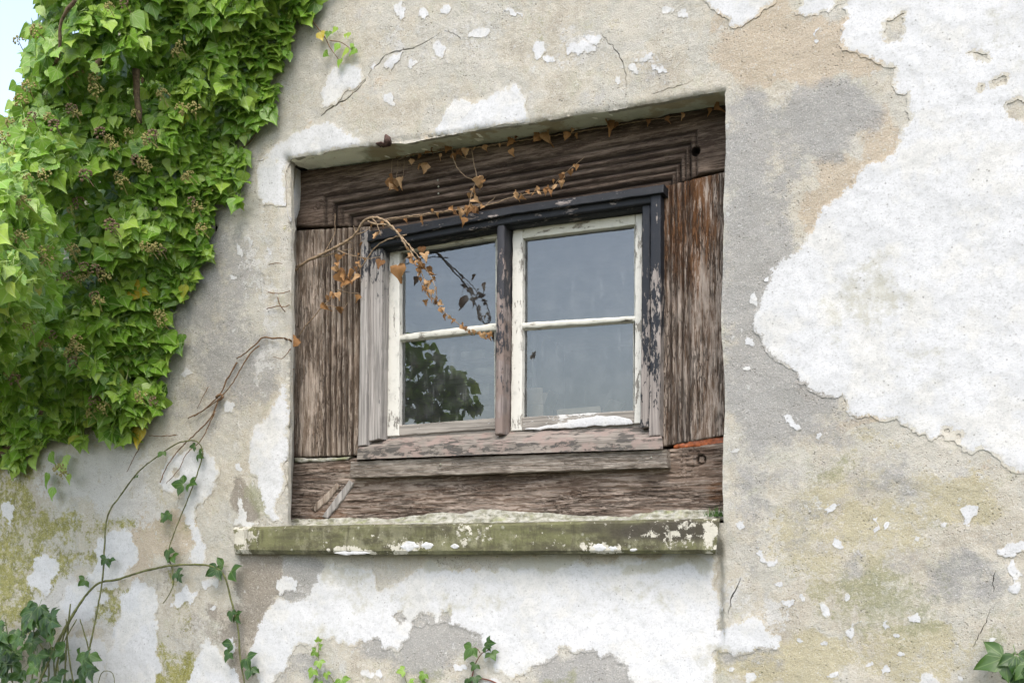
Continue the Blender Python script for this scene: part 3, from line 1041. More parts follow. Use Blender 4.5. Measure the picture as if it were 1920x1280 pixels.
patch([(802, 252), (815, 240), (830, 215), (842, 195), (880, 185), (905, 182), (925, 175), (955, 160), (966, 154), (980, 175), (985, 200), (994, 222), (994, 228), (900, 242), (806, 256)], .007, .10)
patch([(603, 205), (600, 172), (614, 142), (624, 126), (655, 120), (680, 135), (687, 148), (668, 168), (642, 186), (616, 203)], .007, .07)
patch([(719, 126), (732, 108), (748, 102), (757, 98), (752, 114), (740, 122), (733, 140)], .005, .12)
patch([(694, 128), (702, 118), (706, 122), (700, 132)], .004, .1)
patch([(716, 172), (728, 178), (744, 196), (738, 204), (726, 194)], .003, .2)
# below the sill
patch([(612, 1046), (800, 1046), (1000, 1045), (1200, 1045), (1342, 1045), (1340, 1075), (1338, 1105), (1346, 1130), (1356, 1140), (1352, 1160), (1340, 1182), (1352, 1178), (1385, 1165), (1400, 1150), (1428, 1150), (1440, 1175),
       (1466, 1190), (1464, 1212), (1440, 1224), (1424, 1214), (1380, 1232), (1332, 1224), (1345, 1252), (1338, 1290), (1320, 1400), (1230, 1400), (1190, 1290), (1175, 1256), (1142, 1225), (1122, 1236), (1108, 1222), (1080, 1226),
       (1052, 1214), (1030, 1236), (1002, 1248), (985, 1262), (958, 1276), (928, 1262), (904, 1240), (900, 1212), (876, 1184), (850, 1172), (815, 1172), (772, 1170), (764, 1200), (742, 1224), (712, 1216), (706, 1198), (690, 1204),
       (660, 1212), (620, 1196), (590, 1212), (560, 1206), (545, 1230), (536, 1262), (512, 1280), (500, 1400), (470, 1400), (474, 1260), (474, 1196), (490, 1160), (506, 1134), (522, 1120), (560, 1118), (580, 1102), (590, 1076), (600, 1062)],
      .007, .11, holes=[[(732, 1152), (745, 1146), (756, 1160), (744, 1170)], [(766, 1168), (780, 1150), (800, 1152), (808, 1162), (792, 1170), (788, 1176)], [(820, 1148), (836, 1138), (840, 1150), (828, 1164)]],
      label='broad white panel of limewash below the sill')
patch([(516, 1100), (528, 1078), (545, 1080), (556, 1092), (556, 1112), (522, 1116)], .004, .15)
patch([(532, 704), (526, 722), (516, 750), (492, 788), (472, 816), (465, 850), (466, 876), (488, 920), (500, 968), (529, 980), (532, 900), (534, 800), (536, 740), (537, 712), (538, 698)], .006, .08)
patch([(298, 905), (312, 868), (330, 848), (350, 842), (382, 842), (405, 858), (416, 884), (408, 912), (392, 930), (372, 945), (366, 975), (380, 1010), (388, 1045), (380, 1058), (348, 1050), (356, 1030), (366, 1020), (345, 985),
       (336, 955), (322, 925)], .006, .10, holes=[[(334, 918), (344, 926), (345, 948), (336, 950), (332, 936)], [(326, 880), (334, 880), (336, 890), (328, 892)]])
patch([(318, 1136), (330, 1108), (345, 1096), (356, 1108), (378, 1104), (400, 1082), (414, 1084), (414, 1096), (388, 1104), (366, 1122), (360, 1142), (352, 1128), (334, 1140)], .005, .13)
patch([(355, 1330), (360, 1240), (376, 1206), (398, 1198), (410, 1212), (428, 1240), (448, 1262), (460, 1330)], .005, .12)
patch([(420, 1205), (436, 1192), (446, 1210), (436, 1228), (422, 1222)], .004, .15)
patch([(440, 985), (448, 940), (452, 905), (458, 952), (466, 976), (490, 982)], .004, .12)
patch([(440, 868), (450, 866), (456, 880), (450, 884)], .003, .15)
patch([(200, 1330), (215, 1200), (222, 1120), (245, 1082), (275, 1090), (292, 1150), (296, 1220), (310, 1260), (300, 1330)], .003, .16)
patch([(120, 1112), (150, 1090), (185, 1100), (205, 1130), (180, 1150), (160, 1172), (130, 1160), (112, 1140)], .003, .18)
patch([(50, 1080), (75, 1040), (110, 1030), (118, 1062), (96, 1090), (84, 1122), (60, 1110)], .003, .18)
patch([(160, 1080), (180, 1010), (215, 985), (250, 1000), (262, 1050), (240, 1072), (225, 1092), (190, 1110)], .003, .18)
patch([(100, 1200), (140, 1186), (190, 1196), (206, 1230), (200, 1330), (90, 1330), (86, 1240)], .003, .18)
patch([(8, 940), (26, 920), (30, 950), (18, 990), (10, 970)], .003, .2)
# chips on the lower right
patch([(1798, 955), (1812, 945), (1832, 948), (1834, 960), (1822, 975), (1820, 990), (1812, 992), (1810, 972)], .006, .12)
patch([(1868, 1030), (1882, 1026), (1896, 1014), (1900, 996), (1906, 1016), (1940, 1018), (1950, 1036), (1905, 1036), (1895, 1046), (1874, 1042)], .006, .13)
patch([(1890, 1060), (1900, 1046), (1906, 1068), (1918, 1078), (1914, 1100), (1900, 1112), (1888, 1104), (1898, 1080)], .006, .12)
patch([(1380, 1220), (1386, 1190), (1398, 1166), (1414, 1148), (1430, 1152), (1440, 1180), (1432, 1196), (1410, 1206)], .004, .16)
patch([(1418, 1020), (1424, 1012), (1430, 1040), (1446, 1052), (1460, 1042), (1458, 1054), (1440, 1060), (1424, 1050)], .004, .15)
patch([(1535, 1130), (1544, 1124), (1556, 1146), (1550, 1158), (1540, 1152)], .004, .14)
patch([(1582, 1182), (1600, 1166), (1616, 1162), (1604, 1184), (1596, 1198), (1588, 1192)], .004, .17)
patch([(1702, 1156), (1718, 1148), (1730, 1158), (1720, 1166), (1706, 1164)], .004, .14)
patch([(1656, 1166), (1664, 1162), (1668, 1176), (1660, 1180)], .003, .15)
patch([(1724, 1268), (1740, 1258), (1756, 1270), (1770, 1300), (1730, 1310)], .004, .14)
patch([(1544, 952), (1562, 944), (1576, 946), (1564, 960), (1550, 964)], .003, .17)
patch([(1636, 972), (1644, 968), (1646, 994), (1640, 1000)], .003, .15)
patch([(1380, 980), (1394, 976), (1396, 990), (1386, 994)], .003, .15)
patch([(1464, 778), (1476, 776), (1490, 790), (1502, 806), (1486, 800), (1472, 790)], .0035, .18)
patch([(1528, 812), (1538, 810), (1536, 824), (1530, 822)], .003, .15)
patch([(1408, 552), (1416, 550), (1424, 568), (1426, 582), (1418, 576)], .0035, .1)
patch([(1404, 632), (1412, 636), (1416, 646), (1408, 648)], .0035, .12)
patch([(1434, 528), (1440, 518), (1452, 516), (1450, 530)], .004, .12)
# chips and remnants on the upper wall
for k, (cx, cy, rx, ry) in enumerate([(1088, 88, 32, 20), (1112, 74, 18, 12), (1208, 112, 22, 9), (1190, 128, 9, 14), (1236, 130, 18, 8), (1252, 20, 16, 8), (1282, 28, 12, 10),
                                      (1010, 96, 14, 18), (1030, 110, 14, 9), (826, 100, 16, 22), (775, 120, 10, 10), (900, 60, 22, 12), (838, 20, 14, 10), (795, 28, 14, 14), (752, 20, 16, 20), (1158, 150, 6, 10),
                                      (960, 25, 20, 9),  (1480, 1130, 14, 7), (1460, 1095, 9, 6), (1505, 1120, 6, 9), (1588, 1120, 7, 9), (1570, 1018, 10, 12),
                                      (1662, 985, 6, 9), (1770, 985, 7, 6), (1720, 1010, 6, 6), (1680, 1190, 8, 5), (1500, 1200, 8, 5), (1545, 1205, 10, 6), (1690, 1225, 8, 5), (1630, 1245, 9, 6), (1560, 1265, 14, 7), (1660, 1255, 10, 8),
                                      (1405, 1270, 14, 16), (1370, 1255, 9, 5), (1860, 1200, 8, 6), (1800, 1270, 6, 5), (450, 470, 9, 14), (438, 520, 8, 6), (470, 452, 6, 10), (505, 470, 5, 9), (430, 760, 12, 16), (350, 700, 14, 8),
                                      (700, 1262, 26, 8), (860, 1250, 20, 10), (930, 1285, 24, 10), (400, 1140, 7, 5), (1400, 690, 8, 5), (1400, 640, 5, 9), (1378, 845, 10, 5)]):
    rg = random.Random(300 + k)
    rot = rg.uniform(-.6, .6)
    m = rg.randint(6, 9)
    pl = []
    for q in range(m):
        a = q / m * 2 * math.pi
        r = rg.uniform(.55, 1.15)
        pl.append((cx + rx * r * math.cos(a + rot), cy + ry * r * math.sin(a)))
    patch(pl, rg.uniform(.0, .0012), .20, .0035, 500 + k, sp=.009)

# rusty iron stub let into the head of the opening
bm = bmesh.new()
c0 = P(727, 262, -0.012)
for k, (dx, dz, w, h) in enumerate([(0, 0, .017, .028), (-.028, -.010, .026, .007), (-.014, -.013, .034, .007)]):
    r = bmesh.ops.create_cube(bm, size=1)['verts']
    bmesh.ops.scale(bm, vec=(w, .03, h), verts=r)
    for vv in r:
        if k == 0 and vv.co.z > 0:
            vv.co.x *= .55
    bmesh.ops.translate(bm, vec=(c0.x + dx, c0.y + .002 * k, c0.z + dz), verts=r)
bmesh.ops.bevel(bm, geom=bm.edges[:], offset=.003, segments=2, affect='EDGES')
me = bpy.data.meshes.new('iron_stub')
bm.to_mesh(me)
bm.free()
link('iron_stub', me, M['rust'], wall)['label'] = 'rusty iron stub set into the edge above the window'

# ================================================================== THE WINDOW
win = empty('timber_window', W(960, 980), 'old oak framed window of four panes with black and cream peeling paint', 'window')


def pline(pts, u, key=0):
    xs = [p[0] for p in pts]
    ys = [p[1] for p in pts]
    d = [0]
    for a, b in zip(pts, pts[1:]):
        d.append(d[-1] + math.hypot(b[0] - a[0], b[1] - a[1]))
    s = u * d[-1]
    return np.interp(s, d, xs), np.interp(s, d, ys)


def slab(name, A, B, off, depth, mat, parent, res=.006, hf=None, bevel=.003, wob=.0012, seed=0, plane=W, attrs=None, offB=None):
    """a board between two traced edges A (top/left) and B (bottom/right), front at `off` from the window plane, `depth` thick"""
    pa = [plane(*p, off) for p in A]
    pb = [plane(*p, off if offB is None else offB) for p in B]
    L = max(sum((b - a).length for a, b in zip(pa, pa[1:])), .01)
    Wd = (pa[0] - pb[0]).length
    nu, nv = max(2, int(L / res)), max(2, int(Wd / res))
    def grid(n_, ln):
        g = np.linspace(0, 1, n_ + 1)
        b_ = min(bevel / ln, .3)
        g = np.concatenate([[0, b_ * .12, b_ * .4, b_], g[(g > b_ * 1.3) & (g < 1 - b_ * 1.3)], [1 - b_, 1 - b_ * .4, 1 - b_ * .12, 1]])
        return g
    us, vs_ = grid(nu, L), grid(nv, Wd)
    nu, nv = len(us) - 1, len(vs_) - 1
    a3 = np.array(resample_at([tuple(p) for p in pa], us))
    b3 = np.array(resample_at([tuple(p) for p in pb], us))
    k1 = wob * fbm(us * L * 25, us * 0, seed, 3) * 2
    k2 = wob * fbm(us * L * 25, us * 0 + 9, seed, 3) * 2
    dirv = (b3 - a3) / np.linalg.norm(b3 - a3, axis=1)[:, None]
    a3 = a3 + dirv * k1[:, None]
    b3 = b3 + dirv * k2[:, None]
    G = a3[:, None, :] * (1 - vs_)[None, :, None] + b3[:, None, :] * vs_[None, :, None]
    U = np.broadcast_to(us[:, None], G.shape[:2]).ravel()
    V = np.broadcast_to(vs_[None, :], G.shape[:2]).ravel()
    G = G.reshape(-1, 3)
    h = np.zeros(len(G)) if hf is None else hf(G[:, 0], G[:, 2], U, V)
    eu = np.minimum(U, 1 - U) * L
    ev = np.minimum(V, 1 - V) * Wd
    ed = np.minimum(eu, ev)
    bv = bevel
    h = h - bv * (1 - np.sqrt(np.clip(1 - (1 - np.clip(ed / max(bv, 1e-5), 0, 1)) ** 2, 0, 1)))
    G[:, 1] -= h
    n0 = len(G)
    ix = lambda i, j: i * (nv + 1) + j
    faces = [(ix(i, j), ix(i, j + 1), ix(i + 1, j + 1), ix(i + 1, j)) for i in range(nu) for j in range(nv)]
    ringi = [ix(i, 0) for i in range(nu)] + [ix(nu, j) for j in range(nv)] + [ix(i, nv) for i in range(nu, 0, -1)] + [ix(0, j) for j in range(nv, 0, -1)]
    R = G[ringi].copy()
    R[:, 1] += depth
    base = np.vstack([G, R])
    m = len(ringi)
    for q in range(m):
        a, b = ringi[q], ringi[(q + 1) % m]
        faces.append((a, b, n0 + (q + 1) % m, n0 + q))
    faces.append(tuple(n0 + q for q in range(m)))
    me = pymesh(name, base, faces)
    bm = bmesh.new()
    bm.from_mesh(me)
    bmesh.ops.recalc_face_normals(bm, faces=bm.faces[:])
    bm.to_mesh(me)
    bm.free()
    for nm, fn in (attrs or {}).items():
        val = fn(base[:, 0], base[:, 2], np.concatenate([U, U[ringi]]), np.concatenate([V, V[ringi]]))
        attr(me, nm, val)
    return sharp(link(name, me, mat, parent), 50)


def cracks_v(x, z, seed=0, amt=.003, sx=55, sz=2.2):
    n = perlin(x * sx + .4 * perlin(x * 10, z * 5, seed + 2), z * sz, seed)
    n2 = perlin(x * sx * 2.1, z * sz * 2.5, seed + 5)
    return -amt * (np.exp(-(n / .10) ** 2) + .5 * np.exp(-(n2 / .12) ** 2))


def cracks_h(x, z, seed=0, amt=.003, sx=2.0, sz=55):
    n = perlin(x * sx, z * sz + .8 * perlin(x * 4, z * 9, seed + 2), seed)
    n2 = perlin(x * sx * 2.2, z * sz * 2.1, seed + 5)
    return -amt * (np.exp(-(n / .10) ** 2) + .5 * np.exp(-(n2 / .12) ** 2))


# moulded oak head: reeds run along it and turn down at mitres
hb0, hb1 = W(690, 432), W(1245, 345)
xl_in, xr_in = hb0.x, hb1.x


def mould_d(x, z):
    zb = np.interp(x, [hb0.x, hb1.x], [hb0.z, hb1.z])
    dz = z - zb
    return np.maximum(dz, np.maximum((xl_in - x) * .80, (x - xr_in) * 1.45))


GR = [.022, .045, .066, .092, .114, .144]


def reeds(d, deep=.013):
    h = np.zeros(d.shape)
    cut = np.zeros(d.shape)
    for i, g in enumerate(GR):
        w = .0046 if i % 2 else .0062
        q = np.exp(-((d - g) / w) ** 2)
        h -= deep * (1 if i % 2 == 0 else .6) * q
        cut = np.maximum(cut, q * (1 if i % 2 == 0 else .7))
        h -= .0042 * sstep(g + .002, g - .004, d)
    return h, cut


def head_h(x, z, u, v):
    h, c = reeds(mould_d(x, z))
    pk = np.hypot(x - pegx.x, z - pegx.z)
    h = h - .028 * sstep(.015, .011, pk)
    kn = np.hypot(x - knx.x, (z - knx.z) * 1.3)
    h = h + .003 * np.sin(kn * 500) * sstep(.03, .005, kn)
    return h + cracks_h(x, z, 4, .0012) + .003 * fbm(x * 3, z * 6, 9, 2)


def head_cut(x, z, u, v):
    h, c = reeds(mould_d(x, z))
    pk = np.hypot(x - pegx.x, z - pegx.z)
    return np.maximum(c * .9, sstep(.017, .012, pk) * 1.3)


pegx = W(1304, 283)
knx = W(597, 388)
slab('head_beam', [(550, 321), (700, 303), (960, 262), (1200, 222), (1372, 194)], [(542, 426), (690, 420), (692, 434), (960, 389), (1243, 347), (1300, 331), (1330, 322), (1372, 315)],
     0, .16, M['head'], win, .0030, head_h, .006, .002, 1, attrs={'cut': head_cut})['label'] = 'dark reeded oak beam over the window'


def jamb_reed(xs, deep):
    def fn(x, z, u, v):
        h = 0 * x
        for i, g in enumerate(xs):
            q = np.exp(-((x - g - .002 * perlin(z * 3, z * 0, i)) / .0045) ** 2)
            h = h - deep * q
        return h
    return fn


lx = [W(p, 640).x for p in (607, 616, 627, 637, 648, 659, 670)]
lfn = jamb_reed(lx, .010)


def jl_h(x, z, u, v):
    return lfn(x, z, u, v) + cracks_v(x, z, 14, .003) + .004 * fbm(x * 9, z * 2, 3, 2)


slab('jamb', [(542, 432), (540, 560), (538, 700), (536, 858)], [(694, 424), (692, 560), (688, 700), (684, 852)], .004, .15, M['jamb_l'], win, .0042, jl_h, .005, .0015, 2,
     attrs={'cut': lambda x, z, u, v: np.clip(-lfn(x, z, u, v) / .009, 0, 1) * 1.0 + .6 * sstep(.96, 1, u) * sstep(.5, .2, v)})['label'] = 'grey weathered oak jamb on the left, split along the grain'
rx_ = [W(p, 640).x for p in (1256, 1266, 1278, 1290)]
rfn = jamb_reed(rx_, .007)


def jr_h(x, z, u, v):
    return rfn(x, z, u, v) + cracks_v(x, z, 24, .0028, 60, 2.6) + .003 * fbm(x * 9, z * 2, 5, 2)


slab('jamb', [(1236, 350), (1236, 600), (1236, 838)], [(1378, 317), (1378, 600), (1378, 812)], .006, .15, M['jamb_r'], win, .0042, jr_h, .005, .0015, 3,
     attrs={'cut': lambda x, z, u, v: np.clip(-rfn(x, z, u, v) / .007, 0, 1) * .8, 'rust': lambda x, z, u, v: sstep(.75, .15, u) * (.35 + .65 * np.exp(-((v - .35) / .3) ** 2))})['label'] = 'russet oak jamb on the right with silvery flecks'


pg = W(1314, 861)


def beam_h(x, z, u, v):
    wv = z + .012 * fbm(x * 3, z * 8, 17, 3) * 2
    k = np.hypot(x - pg.x, z - pg.z)
    h = cracks_h(x, wv, 34, .0042, 2.2, 48) + .006 * fbm(x * 4, z * 12, 8, 3)
    # checked end grain on the right
    px, py = to_px(x, WY + 0 * x, z)
    e = sstep(1262, 1275, px) * sstep(1316, 1300, px) * sstep(925, 880, py)
    h = h - e * .004 * (np.exp(-(np.sin(x * 260) / .35) ** 2) + .7 * np.exp(-(np.sin(z * 210 + 2 * perlin(x * 30, z * 30)) / .35) ** 2))
    return h - .010 * sstep(.0155, .0135, k) * sstep(.010, .0125, k) - .004 * sstep(.014, .012, k)


slab('bottom_beam', [(536, 867), (660, 858), (960, 848), (1250, 842), (1378, 826)], [(528, 990), (660, 990), (960, 985), (1250, 978), (1378, 975)], .004, .15, M['beam'], win, .0045, beam_h, .010, .003, 4,
     attrs={'cut': lambda x, z, u, v: .7 * np.exp(-((np.hypot(x - pg.x, z - pg.z) - .0145) / .002) ** 2),
            'rust': lambda x, z, u, v: 1.1 * np.exp(-((u - .12) / .06) ** 2 - ((v - .85) / .12) ** 2) + .9 * np.exp(-((u - .97) / .03) ** 2 - ((v - .65) / .2) ** 2)})['label'] = 'gnarled brown oak beam under the window'
slab('gap_backing', [(530, 300), (1385, 170)], [(530, 436), (1385, 335)], .11, .06, M['hole'], win, .08)  # unseen dark boards added behind the joints so the gaps read black
slab('gap_backing', [(530, 420), (530, 990)], [(672, 420), (672, 990)], .11, .06, M['hole'], win, .08)
slab('gap_backing', [(1250, 300), (1250, 990)], [(1392, 300), (1392, 990)], .111, .06, M['hole'], win, .08)
slab('gap_backing', [(530, 838), (1385, 828)], [(530, 1000), (1385, 985)], .112, .06, M['hole'], win, .08)
# split brace let into the bottom beam
slab('peg_splint', [(654, 900), (628, 932), (602, 968)], [(664, 906), (642, 938), (614, 972)], -.002, .02, M['stile_l'], win, .004, bevel=.004, wob=.003, seed=5)
slab('peg_splint', [(630, 905), (600, 935), (582, 952)], [(638, 912), (614, 940), (590, 960)], -.000, .02, M['jamb_l'], win, .004, bevel=.004, wob=.003, seed=6, attrs={'cut': lambda x, z, u, v: 0 * x})
slab('joint_filler', [(1262, 834), (1300, 824), (1340, 820), (1375, 814)], [(1262, 842), (1300, 838), (1340, 836), (1375, 832)], .012, .04, M['foam'], win, .004, lambda x, z, u, v: .006 * fbm(x * 30, z * 60, 3, 3), .004, .003, 7)['label'] = 'orange filler squeezed from the joint at the right'
slab('joint_filler', [(552, 858), (600, 858), (656, 856)], [(552, 866), (600, 865), (652, 861)], .0, .03, M['mortar'], win, .004, lambda x, z, u, v: .004 * fbm(x * 40, z * 60, 4, 3), .004, .003, 8)

# inner frame -------------------------------------------------------
slab('drip_board', [(688, 433), (960, 385), (1244, 344)], [(688, 453), (960, 401), (1244, 361)], -.042, .06, M['black'], win, .007, lambda x, z, u, v: .0015 * fbm(x * 12, z * 30, 2, 2) - .006 * (1 - v), .003, .001, 10)
slab('head_rail', [(694, 450), (960, 402), (1223, 362)], [(694, 466), (960, 418), (1223, 380)], -.026, .06, M['black'], win, .007, None, .005, .001, 11)
slab('head_rail', [(700, 462), (960, 414), (1222, 376)], [(700, 472), (960, 425), (1222, 388)], -.008, .09, M['black'], win, .007, None, .005, .001, 12)
slab('stile', [(677, 432), (675, 600), (671, 836)], [(690, 430), (689, 600), (686, 834)], -.030, .06, M['stile_l'], win, .005, lambda x, z, u, v: cracks_v(x, z, 44, .001), .003, .001, 13)
slab('stile', [(691, 450), (690, 600), (687, 828)], [(717, 446), (716, 600), (712, 822)], -.014, .075, M['stile_l'], win, .005, lambda x, z, u, v: cracks_v(x, z, 45, .0012) - .008 * sstep(.42, .5, v) * sstep(.58, .5, v), .003, .001, 14)
slab('mullion', [(932, 416), (930, 600), (927, 815)], [(946, 414), (945, 600), (942, 813)], -.020, .075, M['mull'], win, .004, lambda x, z, u, v: cracks_v(x, z, 46, .001) + .003 * np.sin(v * math.pi), .004, .0012, 15)
slab('stile', [(1204, 384), (1203, 600), (1200, 802)], [(1219, 380), (1219, 600), (1217, 800)], -.014, .075, M['stile'], win, .004, None, .003, .0012, 16)
slab('stile', [(1219, 360), (1219, 600), (1216, 818)], [(1239, 357), (1239, 600), (1237, 816)], -.030, .07, M['stile'], win, .004, None, .004, .0012, 17)


def loft(name, rows, mat, parent, nu=150, sub=6, lump=.002, seed=0, close=True, plane=W):
    """rows of traced lines, each with its own depth, skinned one after another"""
    L = [np.array(resample([tuple(plane(*p, off)) for p in pts], nu + 1)) for pts, off in rows]
    G = []
    for a, b in zip(L, L[1:]):
        for j in range(sub):
            G.append(a + (b - a) * j / sub)
    G.append(L[-1])
    G = np.array(G)
    m = len(G)
    fl = G.reshape(-1, 3).copy()
    k = fbm(fl[:, 0] * 18, fl[:, 2] * 30 + fl[:, 1] * 20, seed, 4) * lump * 2
    fl[:, 1] -= k
    fl[:, 2] += k * .4
    fs = [(j * (nu + 1) + i, (j + 1) * (nu + 1) + i, (j + 1) * (nu + 1) + i + 1, j * (nu + 1) + i + 1) for j in range(m - 1) for i in range(nu)]
    if close:
        for i in (0, nu):
            fs.append(tuple(j * (nu + 1) + i for j in range(m)))
    me = pymesh(name, fl, fs)
    bm = bmesh.new()
    bm.from_mesh(me)
    bmesh.ops.recalc_face_normals(bm, faces=bm.faces[:])
    bm.to_mesh(me)
    bm.free()
    o = link(name, me, mat, parent)
    return sharp(o, 28), fl


loft('frame_sill', [([(690, 822), (960, 806), (1232, 796)], .07), ([(690, 824), (960, 808), (1232, 798)], .04), ([(670, 842), (960, 831), (1242, 822)], -.040), ([(669, 861), (960, 850), (1243, 841)], -.044), ([(669, 862), (960, 851), (1243, 842)], .05)],
     M['fsill'], win, 200, 8, .0012, 3)
slab('weather_board', [(657, 865), (960, 853), (1250, 842)], [(655, 896), (960, 886), (1252, 876)], -.030, .032, M['board'], win, .005, lambda x, z, u, v: cracks_h(x, z, 61, .0014, 2.5, 60), .003, .0015, 18, attrs={'cut': lambda x, z, u, v: 0 * x})
slab('sill_cap', [(680, 812), (940, 800), (1215, 790)], [(680, 828), (940, 816), (1215, 806)], .040, .05, M['rail_b'], win, .01)


def joined(name, obs, parent):
    bm = bmesh.new()
    me = bpy.data.meshes.new(name)
    for k, o in enumerate(obs):
        n0 = len(bm.faces)
        bm.from_mesh(o.data)
        bm.faces.ensure_lookup_table()
        for f_ in bm.faces[n0:]:
            f_.material_index = k
        me.materials.append(o.data.materials[0])
    bm.to_mesh(me)
    bm.free()
    for o in obs:
        d = o.data
        bpy.data.objects.remove(o)
        bpy.data.meshes.remove(d)
    return link(name, me, None, parent, False)


# casements ---------------------------------------------------------
def casement(label, outer, x_in, top_in, bot_in, bar_t, bar_b, off, seed):
    """outer = TL,TR,BR,BL; x_in = left/right glass edges (top, bottom)"""
    c = None
    TL, TR, BR, BL = outer
    (xl0, xl1), (xr0, xr1) = x_in
    FR = []
    hs = lambda x, z, u, v: cracks_v(x, z, seed, .0006)
    lt = lambda x_: np.interp(x_, [TL[0], TR[0]], [TL[1], TR[1]])
    lb_ = lambda x_: np.interp(x_, [BL[0], BR[0]], [BL[1], BR[1]])
    FR.append(slab('stile', [TL, BL], [(xl0, lt(xl0)), (xl1, lb_(xl1))], off, .036, M['sash'], c, .005, hs, .003, .0010, seed))
    FR.append(slab('stile', [(xr0, lt(xr0)), (xr1, lb_(xr1))], [TR, BR], off, .036, M['sash'], c, .005, hs, .003, .0010, seed + 1))
    FR.append(slab('top_rail', [(xl0, lt(xl0)), (xr0, lt(xr0))], [(xl0, top_in[0]), (xr0, top_in[1])], off + .001, .036, M['sash_h'], c, .005, None, .003, .0010, seed + 2))
    FR.append(slab('bottom_rail', [(xl1, bot_in[0]), (xr1, bot_in[1])], [(xl1, lb_(xl1)), (xr1, lb_(xr1))], off + .001, .036, M['rail_b'], c, .005, None, .003, .0012, seed + 3))
    c = joined('casement', FR, win)
    c['label'] = label
    xm = lambda a, b: a + (b - a) * .45
    slab('glazing_bar', [(xm(xl0, xl1) - 4, bar_t[0]), (xm(xr0, xr1) + 2, bar_t[1])], [(xm(xl0, xl1) - 4, bar_b[0]), (xm(xr0, xr1) + 2, bar_b[1])], off + .004, .030, M['sash_h'], c, .004, lambda x, z, u, v: .003 * np.sin(v * math.pi), .002, .0014, seed + 4)
    # putty fillets round the glass, one pane above and one below the bar
    for k, (ya, yb, xa, xb) in enumerate(((top_in, bar_t, xl0, xr0), (bar_b, bot_in, xl1, xr1))):
        q = [W(xa - 4, ya[0] - 3, off + .022), W(xb + 4, ya[1] - 3, off + .022), W(xb + 4, yb[1] + 3, off + .022), W(xa - 4, yb[0] + 3, off + .022)]
        me = pymesh('pane', [tuple(p) for p in q], [(0, 3, 2, 1)])
        link('pane', me, M['glass'], c, False)
        for i, (s, e) in enumerate((((xa, ya[0]), (xb, ya[1])), ((xb, ya[1]), (xb, yb[1])), ((xa, ya[0]), (xa, yb[0])))):
            d = 4.5
            if i == 0:
                rows = [([s, e], off + .006), ([(s[0], s[1] + d), (e[0], e[1] + d)], off + .0205)]
            elif i == 1:
                rows = [([s, e], off + .006), ([(s[0] - 2, s[1]), (e[0] - 2, e[1])], off + .0205)]
            else:
                rows = [([s, e], off + .006), ([(s[0] + 2.5, s[1]), (e[0] + 2.5, e[1])], off + .0205)]
            loft('putty', rows, M['sash_h'], c, 50, 2, .0012, seed + i, False)
    return c


casement('left casement with worn cream paint and bare bottom rail', [(730, 458), (940, 428), (936, 803), (725, 818)], ((749, 748), (931, 929)), (472, 446), (797, 783), (628, 605), (639, 618), .032, 70)
cr_ = casement('right casement in brighter cream paint with a thick white flake below', [(961, 430), (1204, 400), (1203, 793), (957, 808)], ((980, 978), (1191, 1189)), (447, 421), (782, 769), (605, 592), (616, 601), .030, 80)
# thick flake of white paint left on the right bottom rail
slab('paint_flake', [(985, 803), (1010, 800), (1060, 792), (1090, 784), (1120, 780), (1160, 779), (1178, 784), (1185, 790)], [(983, 805), (1010, 805), (1060, 802), (1090, 800), (1120, 798), (1160, 796), (1178, 795), (1186, 794)],
     .026, .006, M['white'], cr_, .004, None, .002, .003, 90, attrs={'dirt': lambda x, z, u, v: 0 * x, 'edge': lambda x, z, u, v: 0 * x, 'skirt': lambda x, z, u, v: 0 * x})

# nail heads on the head beam and board
for px, py in ((821, 338), (822, 350), (822, 363), (826, 870), (1221, 857)):
    bm = bmesh.new()
    bmesh.ops.create_icosphere(bm, subdivisions=1, radius=.0035)
    me = bpy.data.meshes.new('nail_head')
    bm.to_mesh(me)
    bm.free()
    q = W(px, py, -.004 if py < 500 else -.031)
    me.transform(Matrix.Translation(q))
    link('nail_head', me, M['mortar'], win)

# mossy stone sill --------------------------------------------------
S = lambda px, py, off: P(px, py, off)
so, fl = loft('stone_sill', [([(440, 986), (700, 981), (960, 978), (1352, 970)], .13), ([(438, 988), (700, 983), (960, 980), (1350, 972)], -.026), ([(438, 993), (700, 988), (960, 985), (1348, 977)], -.033), ([(438, 1030), (700, 1032), (960, 1032), (1343, 1030)], -.036),
                             ([(441, 1038), (700, 1039), (960, 1038), (1341, 1037)], -.028), ([(441, 1040), (700, 1040), (960, 1040), (1341, 1038)], .05)], M['stone'], win, 320, 7, .0022, 5, True, S)
px, py = to_px(fl[:, 0], fl[:, 1], fl[:, 2])
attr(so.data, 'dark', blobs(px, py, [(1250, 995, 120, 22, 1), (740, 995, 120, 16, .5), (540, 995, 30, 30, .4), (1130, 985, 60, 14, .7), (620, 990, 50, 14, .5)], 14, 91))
attr(so.data, 'flake', blobs(px, py, [(455, 1010, 24, 40, .62), (1332, 1005, 22, 40, .62), (770, 1025, 40, 12, .7), (1120, 1028, 40, 10, .7), (660, 1034, 60, 6, .7), (880, 1000, 40, 20, .35), (1270, 1000, 50, 25, .4)], 10, 92))
so['label'] = 'long green mossy stone sill with white lime flecks'
